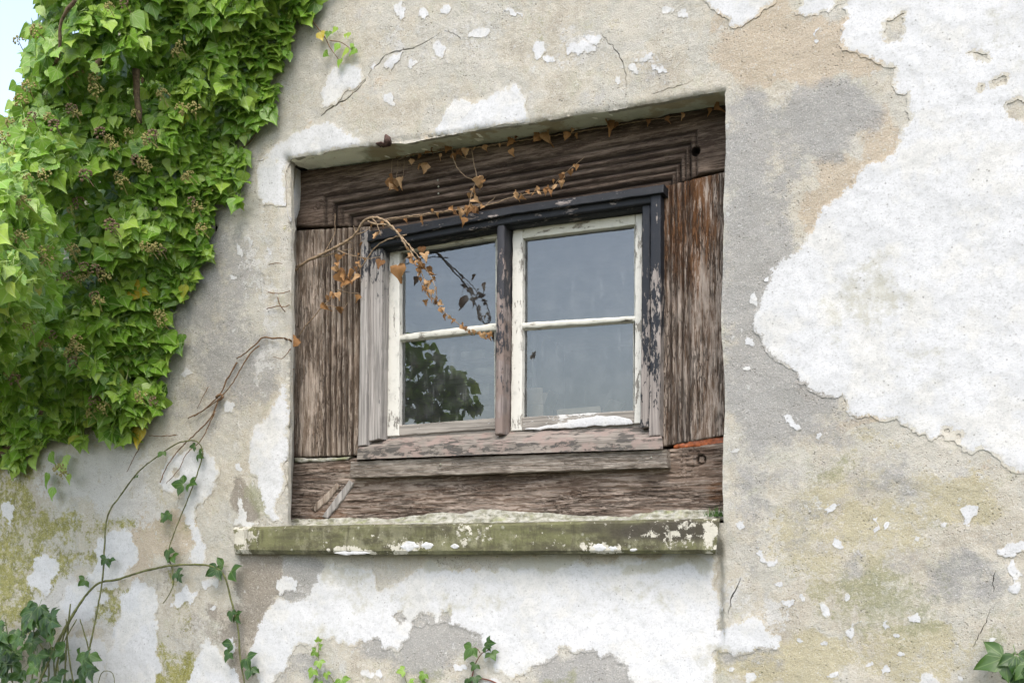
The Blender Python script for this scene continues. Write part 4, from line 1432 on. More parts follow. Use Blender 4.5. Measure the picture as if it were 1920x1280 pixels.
# mortar fillet bedding the beam on the sill
loft('mortar_bed', [([(537, 974), (600, 972), (660, 970), (735, 972), (760, 968), (800, 963), (830, 958), (860, 962), (900, 954), (960, 956), (1020, 961), (1060, 964), (1100, 967), (1180, 968), (1205, 962), (1230, 957), (1290, 955), (1362, 958)], -.002),
                    ([(537, 980), (660, 979), (760, 974), (900, 967), (1020, 970), (1180, 971), (1362, 964)], -.028), ([(500, 990), (660, 985), (960, 982), (1362, 973)], -.075)], M['mortar'], win, 340, 8, .010, 8, False)
for cx, cy, rx, ry in ((768, 1024, 18, 9), (800, 1022, 12, 8), (852, 1024, 8, 5), (1122, 1026, 14, 7), (1148, 1027, 9, 6), (1186, 1030, 9, 4), (660, 1036, 34, 4)):
    rg = random.Random(int(cx))
    n = 10
    top = [(cx - rx + 2 * rx * i / n, cy - ry * math.sin(math.pi * (i + .2) / (n + .4)) * rg.uniform(.7, 1.2)) for i in range(n + 1)]
    bot = [(cx - rx + 2 * rx * i / n, cy + ry * math.sin(math.pi * (i + .2) / (n + .4)) * rg.uniform(.7, 1.2)) for i in range(n + 1)]
    slab('lime_flake', top, bot, -.0385, .010, M['white'], win, .004, lambda x, z, u, v: .003 * fbm(x * 80, z * 80, 5, 2), .003, .002, int(cx), S,
         attrs={'dirt': lambda x, z, u, v: 0 * x + .2, 'edge': lambda x, z, u, v: 0 * x + .3, 'skirt': lambda x, z, u, v: 0 * x})

# lime plaster running round the upper left cheek onto the timber
ZERO = {'dirt': lambda x, z, u, v: .15 + 0 * x, 'edge': lambda x, z, u, v: 0 * x, 'skirt': lambda x, z, u, v: 0 * x}
slab('cheek_plaster', [(533, 302), (535, 340), (536, 380), (539, 402), (544, 415)], [(562, 319), (563, 350), (561, 385), (557, 402), (550, 418)], -.112, .006, M['white'], wall, .004, lambda x, z, u, v: .004 * fbm(x * 30, z * 30, 3, 3), .002, .003, 19, offB=-.004, attrs=ZERO)

# ------------------------------------------------------------------ the room behind the glass
RX0, RX1, RZ0, RZ1, RY0, RY1 = -2.2, 1.5, 0.6, 2.95, 0.44, 3.4
hole = [(OPEN[0].x + .03, 2.86), (OPEN[4].x - .03, 2.86), (OPEN[7].x - .03, 1.96), (OPEN[9].x + .03, 1.96)]
v2, f2, b2 = cut_sheet([[(RX0, RZ0), (RX1, RZ0), (RX1, RZ1), (RX0, RZ1)], hole], [])
vv = [(a, RY0, b) for a, b in v2]
n = len(vv)
vv += [(RX0, RY0, RZ0), (RX1, RY0, RZ0), (RX1, RY0, RZ1), (RX0, RY0, RZ1), (RX0, RY1, RZ0), (RX1, RY1, RZ0), (RX1, RY1, RZ1), (RX0, RY1, RZ1)]
ff = [tuple(t) for t in f2] + [(n, n + 1, n + 5, n + 4), (n + 3, n + 2, n + 6, n + 7), (n, n + 3, n + 7, n + 4), (n + 1, n + 2, n + 6, n + 5), (n + 4, n + 5, n + 6, n + 7)]
room = tag(link('room_interior', pymesh('room_interior', vv, ff), M['room'], None, False), kind='structure')
# inner window board between frame and room
o = link('inner_reveal', pymesh('inner_reveal', [(hole[3][0] - .2, .235, 1.965), (hole[2][0] + .2, .235, 1.965), (hole[2][0] + .2, .60, 1.965), (hole[3][0] - .2, .60, 1.965)], [(0, 1, 2, 3)]), M['room'], None, False)
tag(o, kind='structure')
o.name = 'window_ledge'


def carton(name, loc, w, d, h, flaps, rz, mat, label, cat, group=None):
    e = empty(name, loc, label, cat, group)
    bm = bmesh.new()
    r = bmesh.ops.create_cube(bm, size=1)['verts']
    bmesh.ops.scale(bm, vec=(w, d, h), verts=r)
    bmesh.ops.translate(bm, vec=(0, 0, h / 2), verts=r)
    top = [f_ for f_ in bm.faces if f_.normal.z > .9]
    bmesh.ops.delete(bm, geom=top, context='FACES')
    me = bpy.data.meshes.new('carton_body')
    bm.to_mesh(me)
    bm.free()
    o = link('carton_body', me, mat, None, False)
    o.parent = e
    for ax, ang, ln in flaps:
        q = {'l': ((-w / 2, -d / 2), (-w / 2, d / 2), (-1, 0)), 'r': ((w / 2, -d / 2), (w / 2, d / 2), (1, 0)), 'f': ((-w / 2, -d / 2), (w / 2, -d / 2), (0, -1)), 'b': ((-w / 2, d / 2), (w / 2, d / 2), (0, 1))}[ax]
        dx, dy = q[2]
        ex, ez = math.cos(ang) * ln, math.sin(ang) * ln
        t = .003
        vs_ = [(q[0][0], q[0][1], h), (q[1][0], q[1][1], h), (q[1][0] + dx * ex, q[1][1] + dy * ex, h + ez), (q[0][0] + dx * ex, q[0][1] + dy * ex, h + ez)]
        vs_ += [(a + dx * t, b + dy * t, c + t) for a, b, c in vs_]
        o = link('flap', pymesh('flap', vs_, [(0, 1, 2, 3), (7, 6, 5, 4), (0, 4, 5, 1), (1, 5, 6, 2), (2, 6, 7, 3), (3, 7, 4, 0)]), mat, None, False)
        o.parent = e
    e.rotation_euler = (0, 0, rz)
    return e


q = P(992, 780, .30)
carton('cardboard_box', (q.x - .02, .33, 1.967), .15, .12, P(1000, 760, .28).z - 1.967, [('f', 1.45, .055), ('r', 1.2, .05), ('l', 1.45, .10), ('b', 1.5, .06)], .12, M['card'], 'open brown cardboard box behind the right casement, at its left', 'box')
q = P(1095, 775, .30)
carton('cardboard_box', (q.x, .33, 1.967), .16, .12, P(1100, 776, .28).z - 1.967, [('r', .9, .05), ('f', 1.3, .018)], -.1, M['card'], 'low cardboard box with a slanting flap behind the right casement', 'box')
# pale packets stacked on a shelf seen dimly through the left lower pane
shelf = empty('shelf', (-.95, 1.3, .6), 'dim shelf inside the room behind the left lower pane', 'shelf')
for k in range(3):
    a = P(840, 745 - 34 * k, 1.0)
    link('shelf_board', box_mesh('shelf_board', (-1.25, 1.0, a.z - .02), (-.35, 1.3, a.z)), M['room'], shelf, False)
for k, xx in enumerate((-1.25, -.37)):
    link('shelf_side', box_mesh('shelf_side', (xx, .99, .6), (xx + .02, 1.3, P(840, 640, 1.).z)), M['room'], shelf, False)
for k, (px, row, w, h) in enumerate(((868, 0, .10, .12), (893, 0, .09, .11), (862, 1, .14, .05), (893, 1, .15, .055), (880, 2, .12, .05))):
    a = P(px, 745 - 34 * row, 1.02)
    bm = bmesh.new()
    r = bmesh.ops.create_cube(bm, size=1)['verts']
    bmesh.ops.scale(bm, vec=(w, .14, h), verts=r)
    bmesh.ops.translate(bm, vec=(0, 0, h / 2), verts=r)
    bmesh.ops.bevel(bm, geom=bm.edges[:], offset=.004, segments=1, affect='EDGES')
    me = bpy.data.meshes.new('packet')
    bm.to_mesh(me)
    bm.free()
    o = link('packet', me, M['paper'], None, False)
    o.location = (a.x, 1.12, a.z + .001)
    tag(o, 'pale paper packet standing dimly on the shelf behind the left lower pane', 'packet', 'packets on the dim shelf')

# ------------------------------------------------------------------ ground
me = pymesh('ground', [(-60, -60, 0), (60, -60, 0), (60, 60, 0), (-60, 60, 0)], [(0, 1, 2, 3)])
tag(link('ground', me, M['grass'], None, False), kind='structure')


# ================================================================== PLANTS
def leaf_mesh(name, kind, seed, fold=.25, droop=.25, petiole=True, mat=None, crumple=.015):
    """leaf along +Y (tip), width X, upper side +Z; length 1"""
    rg = random.Random(seed)
    rows = {'heart': [(-.10, .20), (-.03, .40), (.12, .50), (.32, .46), (.55, .31), (.78, .13), (1., .0)],
            'diamond': [(-.03, .10), (.04, .26), (.18, .44), (.34, .47), (.56, .28), (.78, .11), (1., .0)],
            'lobed': [(-.14, .22), (-.02, .50), (.16, .62), (.30, .40), (.44, .36), (.70, .18), (1., .0)],
            'narrow': [(-.02, .08), (.08, .22), (.24, .34), (.42, .33), (.62, .22), (.82, .09), (1., .0)],
            'bramble': [(0., .05), (.12, .24), (.28, .36), (.46, .36), (.66, .26), (.84, .12), (1., .0)]}[kind]
    vs, uv, fs = [], [], []
    n = len(rows)
    bend = rg.uniform(-.10, .10)
    for y, w in rows:
        for s in (-1, -.5, 0, .5, 1):
            ww = w * (1 + rg.uniform(-.06, .06)) * (.94 if kind == 'bramble' and rg.random() < .5 else 1)
            xx = s * ww + bend * y * y + (rg.uniform(-crumple, crumple) if crumple > .05 else 0)
            yy = y if abs(s) > .9 or y > .1 else max(y, 0) * .8 + (.0 if s else .0)
            if s == 0 and y < 0:
                yy = 0.0
            if abs(s) == .5 and y < 0:
                yy = y * .9
            zz = abs(s) * w * fold - droop * y * y + .05 * math.sin(6 * y + 3 * s) * abs(s) + rg.uniform(-crumple, crumple)
            vs.append((xx, yy, zz))
            uv.append((s * ww, yy))
    for i in range(n - 1):
        for j in range(4):
            a = i * 5 + j
            fs.append((a, a + 1, a + 6, a + 5))
    if petiole:
        b = len(vs)
        for (px_, py_, pz_) in ((-.016, .02, .0), (.016, .02, .0), (.014, -.35, -.03), (-.014, -.35, -.03), (.012, -.7, -.22), (-.012, -.7, -.22)):
            vs.append((px_, py_, pz_ - .004))
            uv.append((0, .1))
        fs += [(b, b + 1, b + 2, b + 3), (b + 3, b + 2, b + 4, b + 5)]
    me = pymesh(name, vs, fs)
    ul = me.uv_layers.new(name='UVMap')
    ul.data.foreach_set('uv', np.array([uv[l.vertex_index] for l in me.loops], np.float32).ravel())
    if mat:
        me.materials.append(mat)
    me.polygons.foreach_set('use_smooth', [True] * len(me.polygons))
    return me


def frame(tip, nrm):
    t = Vector(tip).normalized()
    n = Vector(nrm)
    n = (n - t * n.dot(t)).normalized()
    s = t.cross(n)
    return Matrix((s, t, n)).transposed()


def place(name, me, loc, tip, nrm, size, parent):
    o = bpy.data.objects.new(name, me)
    COL.objects.link(o)
    o.parent = parent
    o.matrix_parent_inverse = parent.matrix_world.inverted()
    o.matrix_world = Matrix.Translation(loc) @ frame(tip, nrm).to_4x4() @ Matrix.Scale(size, 4)
    return o


def smooth_path(pts, step=.012):
    p = [Vector(q) for q in pts]
    if len(p) < 3:
        return p
    out = []
    for i in range(len(p) - 1):
        a, b, c, d = p[max(0, i - 1)], p[i], p[i + 1], p[min(len(p) - 1, i + 2)]
        m = max(2, int((c - b).length / step))
        for j in range(m):
            t = j / m
            out.append(.5 * ((2 * b) + (c - a) * t + (2 * a - 5 * b + 4 * c - d) * t * t + (3 * b - a - 3 * c + d) * t ** 3))
    out.append(p[-1])
    return out


def tube(name, pts, r0, r1, mat, parent, sides=6, kink=.0, seed=0, step=.012, lumps=.15):
    path = smooth_path(pts, step)
    rg = random.Random(seed)
    vs, fs = [], []
    n = len(path)
    up = Vector((0.3, 1, .2)).normalized()
    for i, p in enumerate(path):
        t = (path[min(n - 1, i + 1)] - path[max(0, i - 1)])
        if t.length < 1e-9:
            t = Vector((0, 0, 1))
        t.normalize()
        s = t.cross(up)
        if s.length < .05:
            s = t.cross(Vector((1, 0, 0)))
        s.normalize()
        u2 = s.cross(t)
        r = (r0 + (r1 - r0) * i / max(1, n - 1)) * (1 + rg.uniform(-lumps, lumps))
        off = Vector((rg.gauss(0, kink), rg.gauss(0, kink * .5), rg.gauss(0, kink)))
        for k in range(sides):
            a = 2 * math.pi * k / sides
            vs.append(p + off + (s * math.cos(a) + u2 * math.sin(a)) * r)
    for i in range(n - 1):
        for k in range(sides):
            a, b = i * sides + k, i * sides + (k + 1) % sides
            fs.append((a, b, b + sides, a + sides))
    fs.append(tuple(range(sides))[::-1])
    fs.append(tuple((n - 1) * sides + k for k in range(sides)))
    return link(name, pymesh(name, vs, fs), mat, parent)


# ---------------------------------------------------------------- the big ivy
ivy = empty('ivy', (-2.0, -.1, 0), 'large glossy green ivy in flower climbing the left of the wall', 'ivy')
IVY_OUT = [(620, -160), (600, -60), (585, 5), (556, 30), (548, 62), (520, 110), (500, 140), (505, 195), (478, 225), (448, 240), (428, 292), (440, 330), (442, 362), (412, 372), (404, 412), (384, 462), (374, 500), (350, 520), (336, 548),
           (320, 580), (312, 620), (305, 655), (284, 690), (292, 735), (280, 790), (256, 812), (214, 812), (160, 790), (128, 806), (95, 830), (40, 850), (0, 862), (-120, 880), (-420, 900), (-520, 640), (-300, 480), (-120, 330), (0, 252), (24, 205),
           (48, 160), (34, 120), (52, 80), (72, 20), (92, -80), (110, -160)]
IVY_GAPS = [(195, 120, 42, 24), (275, 165, 40, 28), (330, 318, 30, 16), (300, 290, 20, 12), (430, 250, 12, 20), (225, 585, 30, 14), (130, 650, 34, 22), (20, 480, 22, 20), (255, 705, 26, 20), (60, 770, 30, 14), (210, 790, 34, 12), (390, 150, 14, 30)]
ol_ = np.array(IVY_OUT, float)


def edge_dist(px, py):
    d = np.full(np.shape(px), 1e9)
    for i in range(len(ol_)):
        d = np.minimum(d, seg_dist(np.asarray(px, float), np.asarray(py, float), ol_[i], ol_[(i + 1) % len(ol_)]))
    return d


def right_edge_dist(px, py):
    d = np.full(np.shape(px), 1e9)
    for i in range(0, 32):
        d = np.minimum(d, seg_dist(np.asarray(px, float), np.asarray(py, float), ol_[i], ol_[i + 1]))
    return d


def bulge(px, py):
    """how far the ivy's leafy face stands out from the wall"""
    d = right_edge_dist(px, py)
    b = .05 + .20 * sstep(0, 140, d) + .36 * sstep(110, 420, d)
    b = b * (.92 + .16 * fbm(np.asarray(px) / 110.0, np.asarray(py) / 110.0, 55, 3) * 2)
    # three tiers of boughs overhang one another
    ph = (np.asarray(py) + 0.35 * np.asarray(px)) / 190.0
    b = b + .05 * (ph - np.floor(ph) - .5) * sstep(20, 160, d)
    # one bough reaches well out from the wall at the far left
    b = b + (.55 + .5 * fbm(np.asarray(px) / 60.0, np.asarray(py) / 60.0, 71, 3)) * np.exp(-(((np.asarray(px) + 45) / 130.0) ** 2 + ((np.asarray(py) - 490) / 190.0) ** 2) ** 2)
    return np.clip(b, .04, 1.15)


SH = ['heart', 'diamond', 'heart', 'diamond', 'narrow', 'lobed']
leaf_o = [leaf_mesh('ivy_leaf_%s' % k, k, 10 + i, RNG.uniform(.0, .22), RNG.uniform(-.05, .22), True, M['leaf_o']) for i, k in enumerate(SH)]
leaf_raw = []
for me in leaf_o:
    vs_ = np.array([v_.co[:] for v_ in me.vertices])
    fc = [tuple(p.vertices) for p in me.polygons]
    uvd = np.zeros((len(vs_), 2))
    for l in me.loops:
        uvd[l.vertex_index] = me.uv_layers[0].data[l.index].uv[:]
    leaf_raw.append((vs_, fc, uvd))

rg = random.Random(77)
leaves = []
N_IVY = 11500
cx = NPR.uniform(-440, 630, N_IVY * 3)
cy = NPR.uniform(-160, 905, N_IVY * 3)
okk = inside(cx + 58 * fbm(cx / 46, cy / 46, 61, 3), cy + 58 * fbm(cx / 46, cy / 46, 67, 3), IVY_OUT)
cx, cy = cx[okk][:N_IVY], cy[okk][:N_IVY]
bb = bulge(cx, cy)
de = right_edge_dist(cx, cy)
for i in range(len(cx)):
    px, py = cx[i], cy[i]
    lay = rg.random()
    deep = 0.0
    if lay < .58:
        deep = rg.uniform(0, .05)
    elif lay < .80:
        deep = rg.uniform(.03, .16)
    else:
        deep = rg.uniform(.1, .9)
    gap = 0
    for gx_, gy_, ga, gb in IVY_GAPS:
        if ((px - gx_) / ga) ** 2 + ((py - gy_) / gb) ** 2 < 1:
            gap = 1
    b = bb[i]
    y = -max(b - deep * min(1, b / .6 + .1), .012)
    if gap:
        y = -rg.uniform(.012, min(.12, b * .4))
    loc = P(px, py, y)
    big = rg.random()
    size = rg.triangular(.028, .074, .045) * (1.18 if py > 520 else 1.0) * (1.18 if big > .88 else 1)
    if de[i] < 45 and rg.random() < .3:
        size *= 1.15
    side = rg.gauss(0, .95)
    tip = Vector((side, -.15 + rg.gauss(0, .3), -1 + rg.uniform(0, .7)))
    nrm = Vector((rg.gauss(.45, .6), -1.0, rg.gauss(.22, .58)))
    leaves.append((loc, tip, nrm, size, rg.choice(range(6)) if rg.random() < .6 else rg.choice((0, 1)), deep, px, py))
# the 300 that show largest become leaves of their own
vis = [(l[5] * 6 - l[3] * 6 / (l[0] - CAM).length * 3, k) for k, l in enumerate(leaves) if -10 < l[6] < 640 and -10 < l[7] < 1290]
vis.sort()
own = {k for _, k in vis[:300]}
vsA, fsA, uvA, tA = [], [], [], []
base = 0
for k, (loc, tip, nrm, size, sh_, deep, px, py) in enumerate(leaves):
    if k in own:
        place('leaf', leaf_o[sh_], loc, tip, nrm, size, ivy)
    else:
        v0, fc, u0 = leaf_raw[sh_]
        Rm = np.array(frame(tip, nrm)) * size
        vsA.append(v0 @ Rm.T + np.array(loc))
        fsA += [tuple(base + q for q in f_) for f_ in fc]
        uvA.append(u0)
        tA.append(np.full(len(v0), min(.92, max(0, rg.gauss(.5, .28)))))
        base += len(v0)
me = pymesh('leaf_mass', np.vstack(vsA), fsA)
uvA = np.vstack(uvA)
li = np.empty(len(me.loops), int)
me.loops.foreach_get('vertex_index', li)
ul = me.uv_layers.new(name='UVMap')
ul.data.foreach_set('uv', uvA[li].astype(np.float32).ravel())
attr(me, 'tint', np.concatenate(tA))
tag(link('leaf_mass', me, M['leaf_g'], ivy), kind='stuff')

# ivy stems
for k, (pts, r0, r1) in enumerate([
    ([(-420, 1500, -.05), (-260, 1050, -.06), (60, 800, -.05), (190, 560, -.05), (230, 380, -.06), (262, 170, -.08), (300, 20, -.06), (330, -120, -.1)], .026, .014),
    ([(-520, 1500, -.05), (-300, 900, -.05), (0, 600, -.08), (100, 300, -.1), (180, 130, -.1), (240, -60, -.08)], .024, .012),
    ([(190, 560, -.05), (280, 480, -.05), (350, 400, -.04), (400, 330, -.03), (430, 250, -.02)], .012, .005),
    ([(262, 170, -.08), (330, 220, -.06), (400, 180, -.05), (470, 100, -.05), (520, 40, -.03), (560, -20, -.02)], .012, .006),
    ([(500, 60, -.06), (505, 120, -.03), (500, 170, -.02), (488, 215, -.015)], .004, .002),
    ([(142, 0, -.62), (115, 40, -.60), (112, 85, -.58), (104, 118, -.55), (60, 150, -.5)], .006, .004),
    ([(255, 130, -.35), (258, 190, -.33), (262, 230, -.3)], .012, .01),
    ([(150, 780, -.05), (220, 700, -.05), (280, 640, -.03), (320, 600, -.015)], .012, .004),
    ([(-160, 1000, -.06), (-140, 880, -.06), (-100, 800, -.1), (-60, 700, -.1)], .012, .005),
    ([(505, 150, -.02), (502, 168, -.015), (500, 205, -.015)], .003, .002),
    ([(500, 185, -.012), (512, 172, -.015), (526, 158, -.014)], .003, .001),
    ([(430, 298, -.015), (452, 280, -.012), (476, 258, -.012), (480, 240, -.012)], .003, .0015),
    ([(430, 300, -.012), (440, 292, -.012), (455, 290, -.012)], .002, .001),
]):
    tube('stem', [P(a, b_, c) for a, b_, c in pts], r0, r1, M['bark'], ivy, 7, .0012, k, .02)

# flower umbels
um_me = []
for k in range(4):
    bm = bmesh.new()
    r2 = random.Random(k)
    for q in range(26):
        a, zc = r2.uniform(0, 6.283), r2.uniform(-.3, 1)
        rr = math.sqrt(max(0, 1 - zc * zc))
        c = Vector((rr * math.cos(a), rr * math.sin(a), zc)) * r2.uniform(.75, 1.0)
        bmesh.ops.create_icosphere(bm, subdivisions=1, radius=r2.uniform(.13, .2), matrix=Matrix.Translation(c))
    r = bmesh.ops.create_cone(bm, segments=5, radius1=.07, radius2=.07, depth=1.6, cap_ends=True)['verts']
    bmesh.ops.translate(bm, vec=(0, 0, -.8), verts=r)
    me = bpy.data.meshes.new('flower_umbel')
    bm.to_mesh(me)
    bm.free()
    me.materials.append(M['umbel_d'] if k == 3 else M['umbel'])
    um_me.append(me)
UMB = [(205, 15), (235, 8), (330, 100), (340, 88), (178, 150), (120, 148), (148, 140), (62, 220), (52, 232), (92, 222), (104, 236), (135, 205), (145, 215), (180, 172), (255, 215), (305, 180), (340, 205), (365, 205), (190, 250), (205, 262), (215, 275),
       (242, 250), (280, 262), (288, 255), (268, 305), (276, 315), (255, 300), (230, 345), (222, 330), (350, 335), (358, 330), (162, 330), (85, 330), (52, 335), (208, 422), (216, 428), (30, 375), (45, 380), (148, 380), (135, 395), (370, 390), (378, 430),
       (360, 378), (285, 470), (295, 465), (305, 472), (272, 462), (10, 455), (40, 445), (30, 440), (135, 470), (140, 478), (95, 470), (88, 490), (75, 475), (158, 500), (180, 505), (190, 512), (195, 518), (115, 520), (130, 515), (150, 525), (162, 518),
       (185, 565), (178, 555), (0, 590), (18, 588), (55, 610), (90, 640), (98, 628), (82, 645), (138, 650), (145, 640), (132, 662), (150, 655), (138, 678), (300, 590), (305, 605), (15, 700), (30, 712), (178, 752), (195, 765), (265, 745), (288, 752), (172, 775),
       (40, 190), (35, 78), (55, 165), (20, 230), (8, 260), (70, 60), (120, 890), (112, 880)]
for k, (px, py) in enumerate(UMB):
    b = float(bulge(np.array([px]), np.array([py]))[0]) if py < 850 else .03
    loc = P(px, py, -(b + .065))
    r2 = random.Random(900 + k)
    o = bpy.data.objects.new('flower_umbel', r2.choice(um_me))
    COL.objects.link(o)
    o.parent = ivy
    o.matrix_parent_inverse = ivy.matrix_world.inverted()
    d = Vector((r2.gauss(.1, .4), -1, r2.gauss(.9, .3)))
    o.matrix_world = Matrix.Translation(loc) @ d.to_track_quat('Z', 'Y').to_matrix().to_4x4() @ Matrix.Scale(r2.uniform(.016, .025), 4)

# loose leaves at the fringe of the ivy, flat to the wall
for k, (px, py, s) in enumerate([(335, 648, .05), (342, 640, .04), (328, 660, .045), (75, 840, .06), (60, 870, .06), (95, 860, .06), (115, 880, .055), (130, 900, .045), (90, 900, .06), (40, 880, .055), (100, 925, .055), (125, 865, .04), (15, 850, .07), (408, 300, .10),
                                 (415, 350, .08), (352, 520, .07), (345, 545, .07), (365, 495, .07), (20, 800, .09), (60, 810, .08), (445, 355, .05), (262, 815, .08), (205, 822, .07), (140, 815, .06), (388, 395, .06), (525, 20, .09), (560, 10, .08), (575, 40, .06), (545, 60, .08), (530, 80, .07), (495, 195, .08)]):
    r2 = random.Random(1300 + k)
    place('leaf', leaf_o[r2.choice((0, 1, 5, 0))], P(px, py - 12, -.02 - r2.uniform(.0, .03)), (r2.gauss(0, .35), -.12, -1), (r2.gauss(0, .25), -1, r2.gauss(.3, .2)), s, ivy)

# small sprig beside the ivy, above the crack
sp = empty('ivy_sprig', P(575, 25, -.01), 'small trailing sprig of young ivy leaves beside the crack above the window', 'ivy')
tube('stem', [P(575, 20, -.012), P(590, 45, -.015), P(608, 68, -.015), P(618, 88, -.014), P(632, 108, -.014), P(640, 118, -.014)], .0026, .0012, M['twig'], sp, 5, .0004, 3)
tube('stem', [P(618, 76, -.015), P(640, 80, -.015), P(655, 90, -.015), P(665, 98, -.015)], .0018, .001, M['twig'], sp, 5, .0004, 4)
for k, (px, py, s) in enumerate([(600, 62, .036), (616, 60, .026), (630, 52, .026), (608, 98, .030), (636, 82, .034), (652, 92, .036), (666, 92, .032), (638, 112, .030), (655, 62, .020), (648, 64, .016), (662, 82, .02)]):
    r2 = random.Random(1500 + k)
    place('leaf', leaf_o[r2.choice((0, 5, 0, 1))], P(px, py, -.022), (r2.gauss(0, .5), -.15, -1), (r2.gauss(0, .25), -1, r2.gauss(.25, .2)), s, sp)

# ---------------------------------------------------------------- dead ivy on the window
dl_me = [leaf_mesh('dead_leaf_%d' % k, kk, 60 + k, f_, d_, False, M['dleaf'], .09) for k, (kk, f_, d_) in enumerate([('heart', .5, .3), ('diamond', .35, .7), ('heart', -.3, .2), ('lobed', .55, .5), ('narrow', .8, .6), ('lobed', -.5, -.3), ('heart', 1.0, .5), ('diamond', .7, -.4), ('heart', .25, .6)])]


def dead(parent, spots, off, plane=W, jit=.02):
    for k, sp_ in enumerate(spots):
        px, py, s = sp_[:3]
        r2 = random.Random(int(px * 7 + py))
        tip = Vector((r2.gauss(0, .6), r2.gauss(-.1, .4), -1))
        nrm = Vector((r2.gauss(0, .8), -1, r2.gauss(.25, .5)))
        q = plane(px, py - s * .3, off - r2.uniform(0, jit))
        place('leaf', dl_me[r2.randrange(9)], q, tip, nrm, s / 545.0 * r2.uniform(.8, 1.15), parent)


dv = empty('dead_vine', W(552, 505, -.02), 'dead ivy vine arching over the black frame and hanging across the left panes', 'vine')
T = lambda pts, r0, r1, seed, mat='dead', kink=.0008, pl=W, par=None: tube('stem', [pl(a, b_, c) for a, b_, c in pts], r0 * .82, r1 * .8, M[mat], par or dv, 6, kink * 1.2, seed, .01, .22)
T([(551, 508, -.01), (572, 492, -.02), (600, 478, -.03), (625, 466, -.04), (650, 452, -.045), (668, 436, -.06), (682, 415, -.07), (698, 408, -.075), (718, 412, -.08), (738, 428, -.09), (752, 446, -.10), (762, 462, -.11)], .0068, .0045, 1)
T([(555, 500, -.012), (590, 484, -.02), (612, 480, -.025), (640, 470, -.03), (662, 466, -.02)], .004, .002, 2)
T([(690, 414, -.072), (704, 420, -.08), (722, 420, -.08), (740, 432, -.085), (760, 452, -.10), (776, 470, -.12)], .0042, .0028, 3)
T([(762, 462, -.11), (775, 480, -.12), (786, 498, -.125), (796, 525, -.13), (804, 545, -.13), (814, 562, -.13), (826, 578, -.13), (840, 592, -.13), (856, 604, -.125), (875, 618, -.12), (895, 624, -.11), (915, 628, -.10)], .0030, .0016, 4)
T([(770, 466, -.115), (784, 480, -.13), (796, 500, -.14), (808, 520, -.145), (816, 540, -.145), (818, 556, -.14), (812, 570, -.135)], .0022, .0014, 5)
T([(698, 410, -.075), (706, 418, -.082), (711, 430, -.085), (714, 442, -.085)], .0024, .0014, 6)
T([(625, 466, -.04), (645, 474, -.035), (665, 480, -.035), (690, 484, -.045), (712, 482, -.045)], .0026, .0012, 7)
T([(762, 440, -.09), (738, 446, -.07), (716, 455, -.06), (700, 468, -.05), (690, 482, -.045), (678, 500, -.04), (664, 518, -.03), (650, 535, -.03), (636, 546, -.025), (620, 560, -.025), (606, 572, -.02), (590, 592, -.02), (572, 612, -.015), (558, 632, -.012)], .0028, .0022, 8)
T([(668, 438, -.06), (664, 430, -.04), (663, 424, -.03)], .002, .0012, 9)
T([(650, 455, -.045), (660, 456, -.04), (661, 468, -.03), (655, 476, -.02)], .0018, .001, 10)
T([(668, 440, -.06), (684, 434, -.07), (694, 426, -.075)], .0026, .0016, 11)
T([(632, 543, -.025), (650, 548, -.02), (675, 551, -.02)], .002, .0012, 12)
T([(600, 572, -.02), (625, 574, -.02), (640, 580, -.02), (652, 568, -.02)], .002, .0012, 13)
T([(606, 478, -.03), (626, 440, -.02), (628, 420, -.018), (628, 400, -.018)], .0022, .0012, 14)
T([(718, 412, -.08), (760, 406, -.07), (820, 398, -.06), (870, 391, -.055), (905, 386, -.05), (930, 380, -.05), (965, 368, -.04), (1000, 362, -.035), (1025, 358, -.03), (1040, 346, -.03), (1055, 328, -.03), (1075, 312, -.03), (1096, 294, -.03)], .0026, .0010, 15)
T([(720, 414, -.075), (780, 406, -.06), (850, 396, -.052)], .0018, .0012, 16)
T([(908, 388, -.045), (918, 378, -.04), (928, 370, -.04)], .002, .001, 17)
T([(816, 540, -.145), (806, 556, -.15), (798, 562, -.15)], .0014, .0008, 18)
T([(790, 496, -.13), (770, 478, -.14), (758, 488, -.15), (750, 496, -.16)], .0014, .0010, 19)
dead(dv, [(758, 413, 12), (790, 410, 16), (822, 401, 9), (855, 398, 9), (868, 400, 16), (880, 392, 14), (872, 412, 13), (888, 396, 10), (905, 388, 8), (968, 366, 13), (978, 370, 14), (988, 359, 8), (1000, 364, 8), (1012, 362, 9), (1022, 360, 7), (1034, 360, 8),
          (1052, 343, 12), (1054, 330, 11), (1070, 322, 9), (1076, 311, 9), (700, 424, 15), (714, 420, 12), (710, 440, 15), (748, 432, 8)], -.062, W, .015)
dead(dv, [(790, 468, 15), (796, 480, 14), (772, 490, 18), (784, 505, 12), (790, 512, 12), (804, 504, 13), (808, 512, 10), (816, 522, 9), (800, 528, 9), (796, 540, 8), (818, 540, 8), (804, 552, 8), (812, 562, 8), (796, 566, 9), (826, 580, 9), (836, 592, 10),
          (850, 600, 9), (866, 612, 10), (880, 622, 10), (890, 622, 9), (904, 628, 10)], -.125, W, .03)
dead(dv, [(746, 506, 26)], -.165, W, .01)
dead(dv, [(636, 482, 14), (632, 496, 12), (628, 506, 18), (645, 512, 18), (632, 520, 24), (645, 532, 18), (664, 516, 20), (676, 522, 19), (670, 495, 14), (674, 480, 11), (676, 458, 10), (715, 494, 18), (632, 554, 16), (614, 558, 12), (604, 574, 18), (640, 581, 16), (672, 556, 12), (645, 478, 10)], -.035, W, .03)

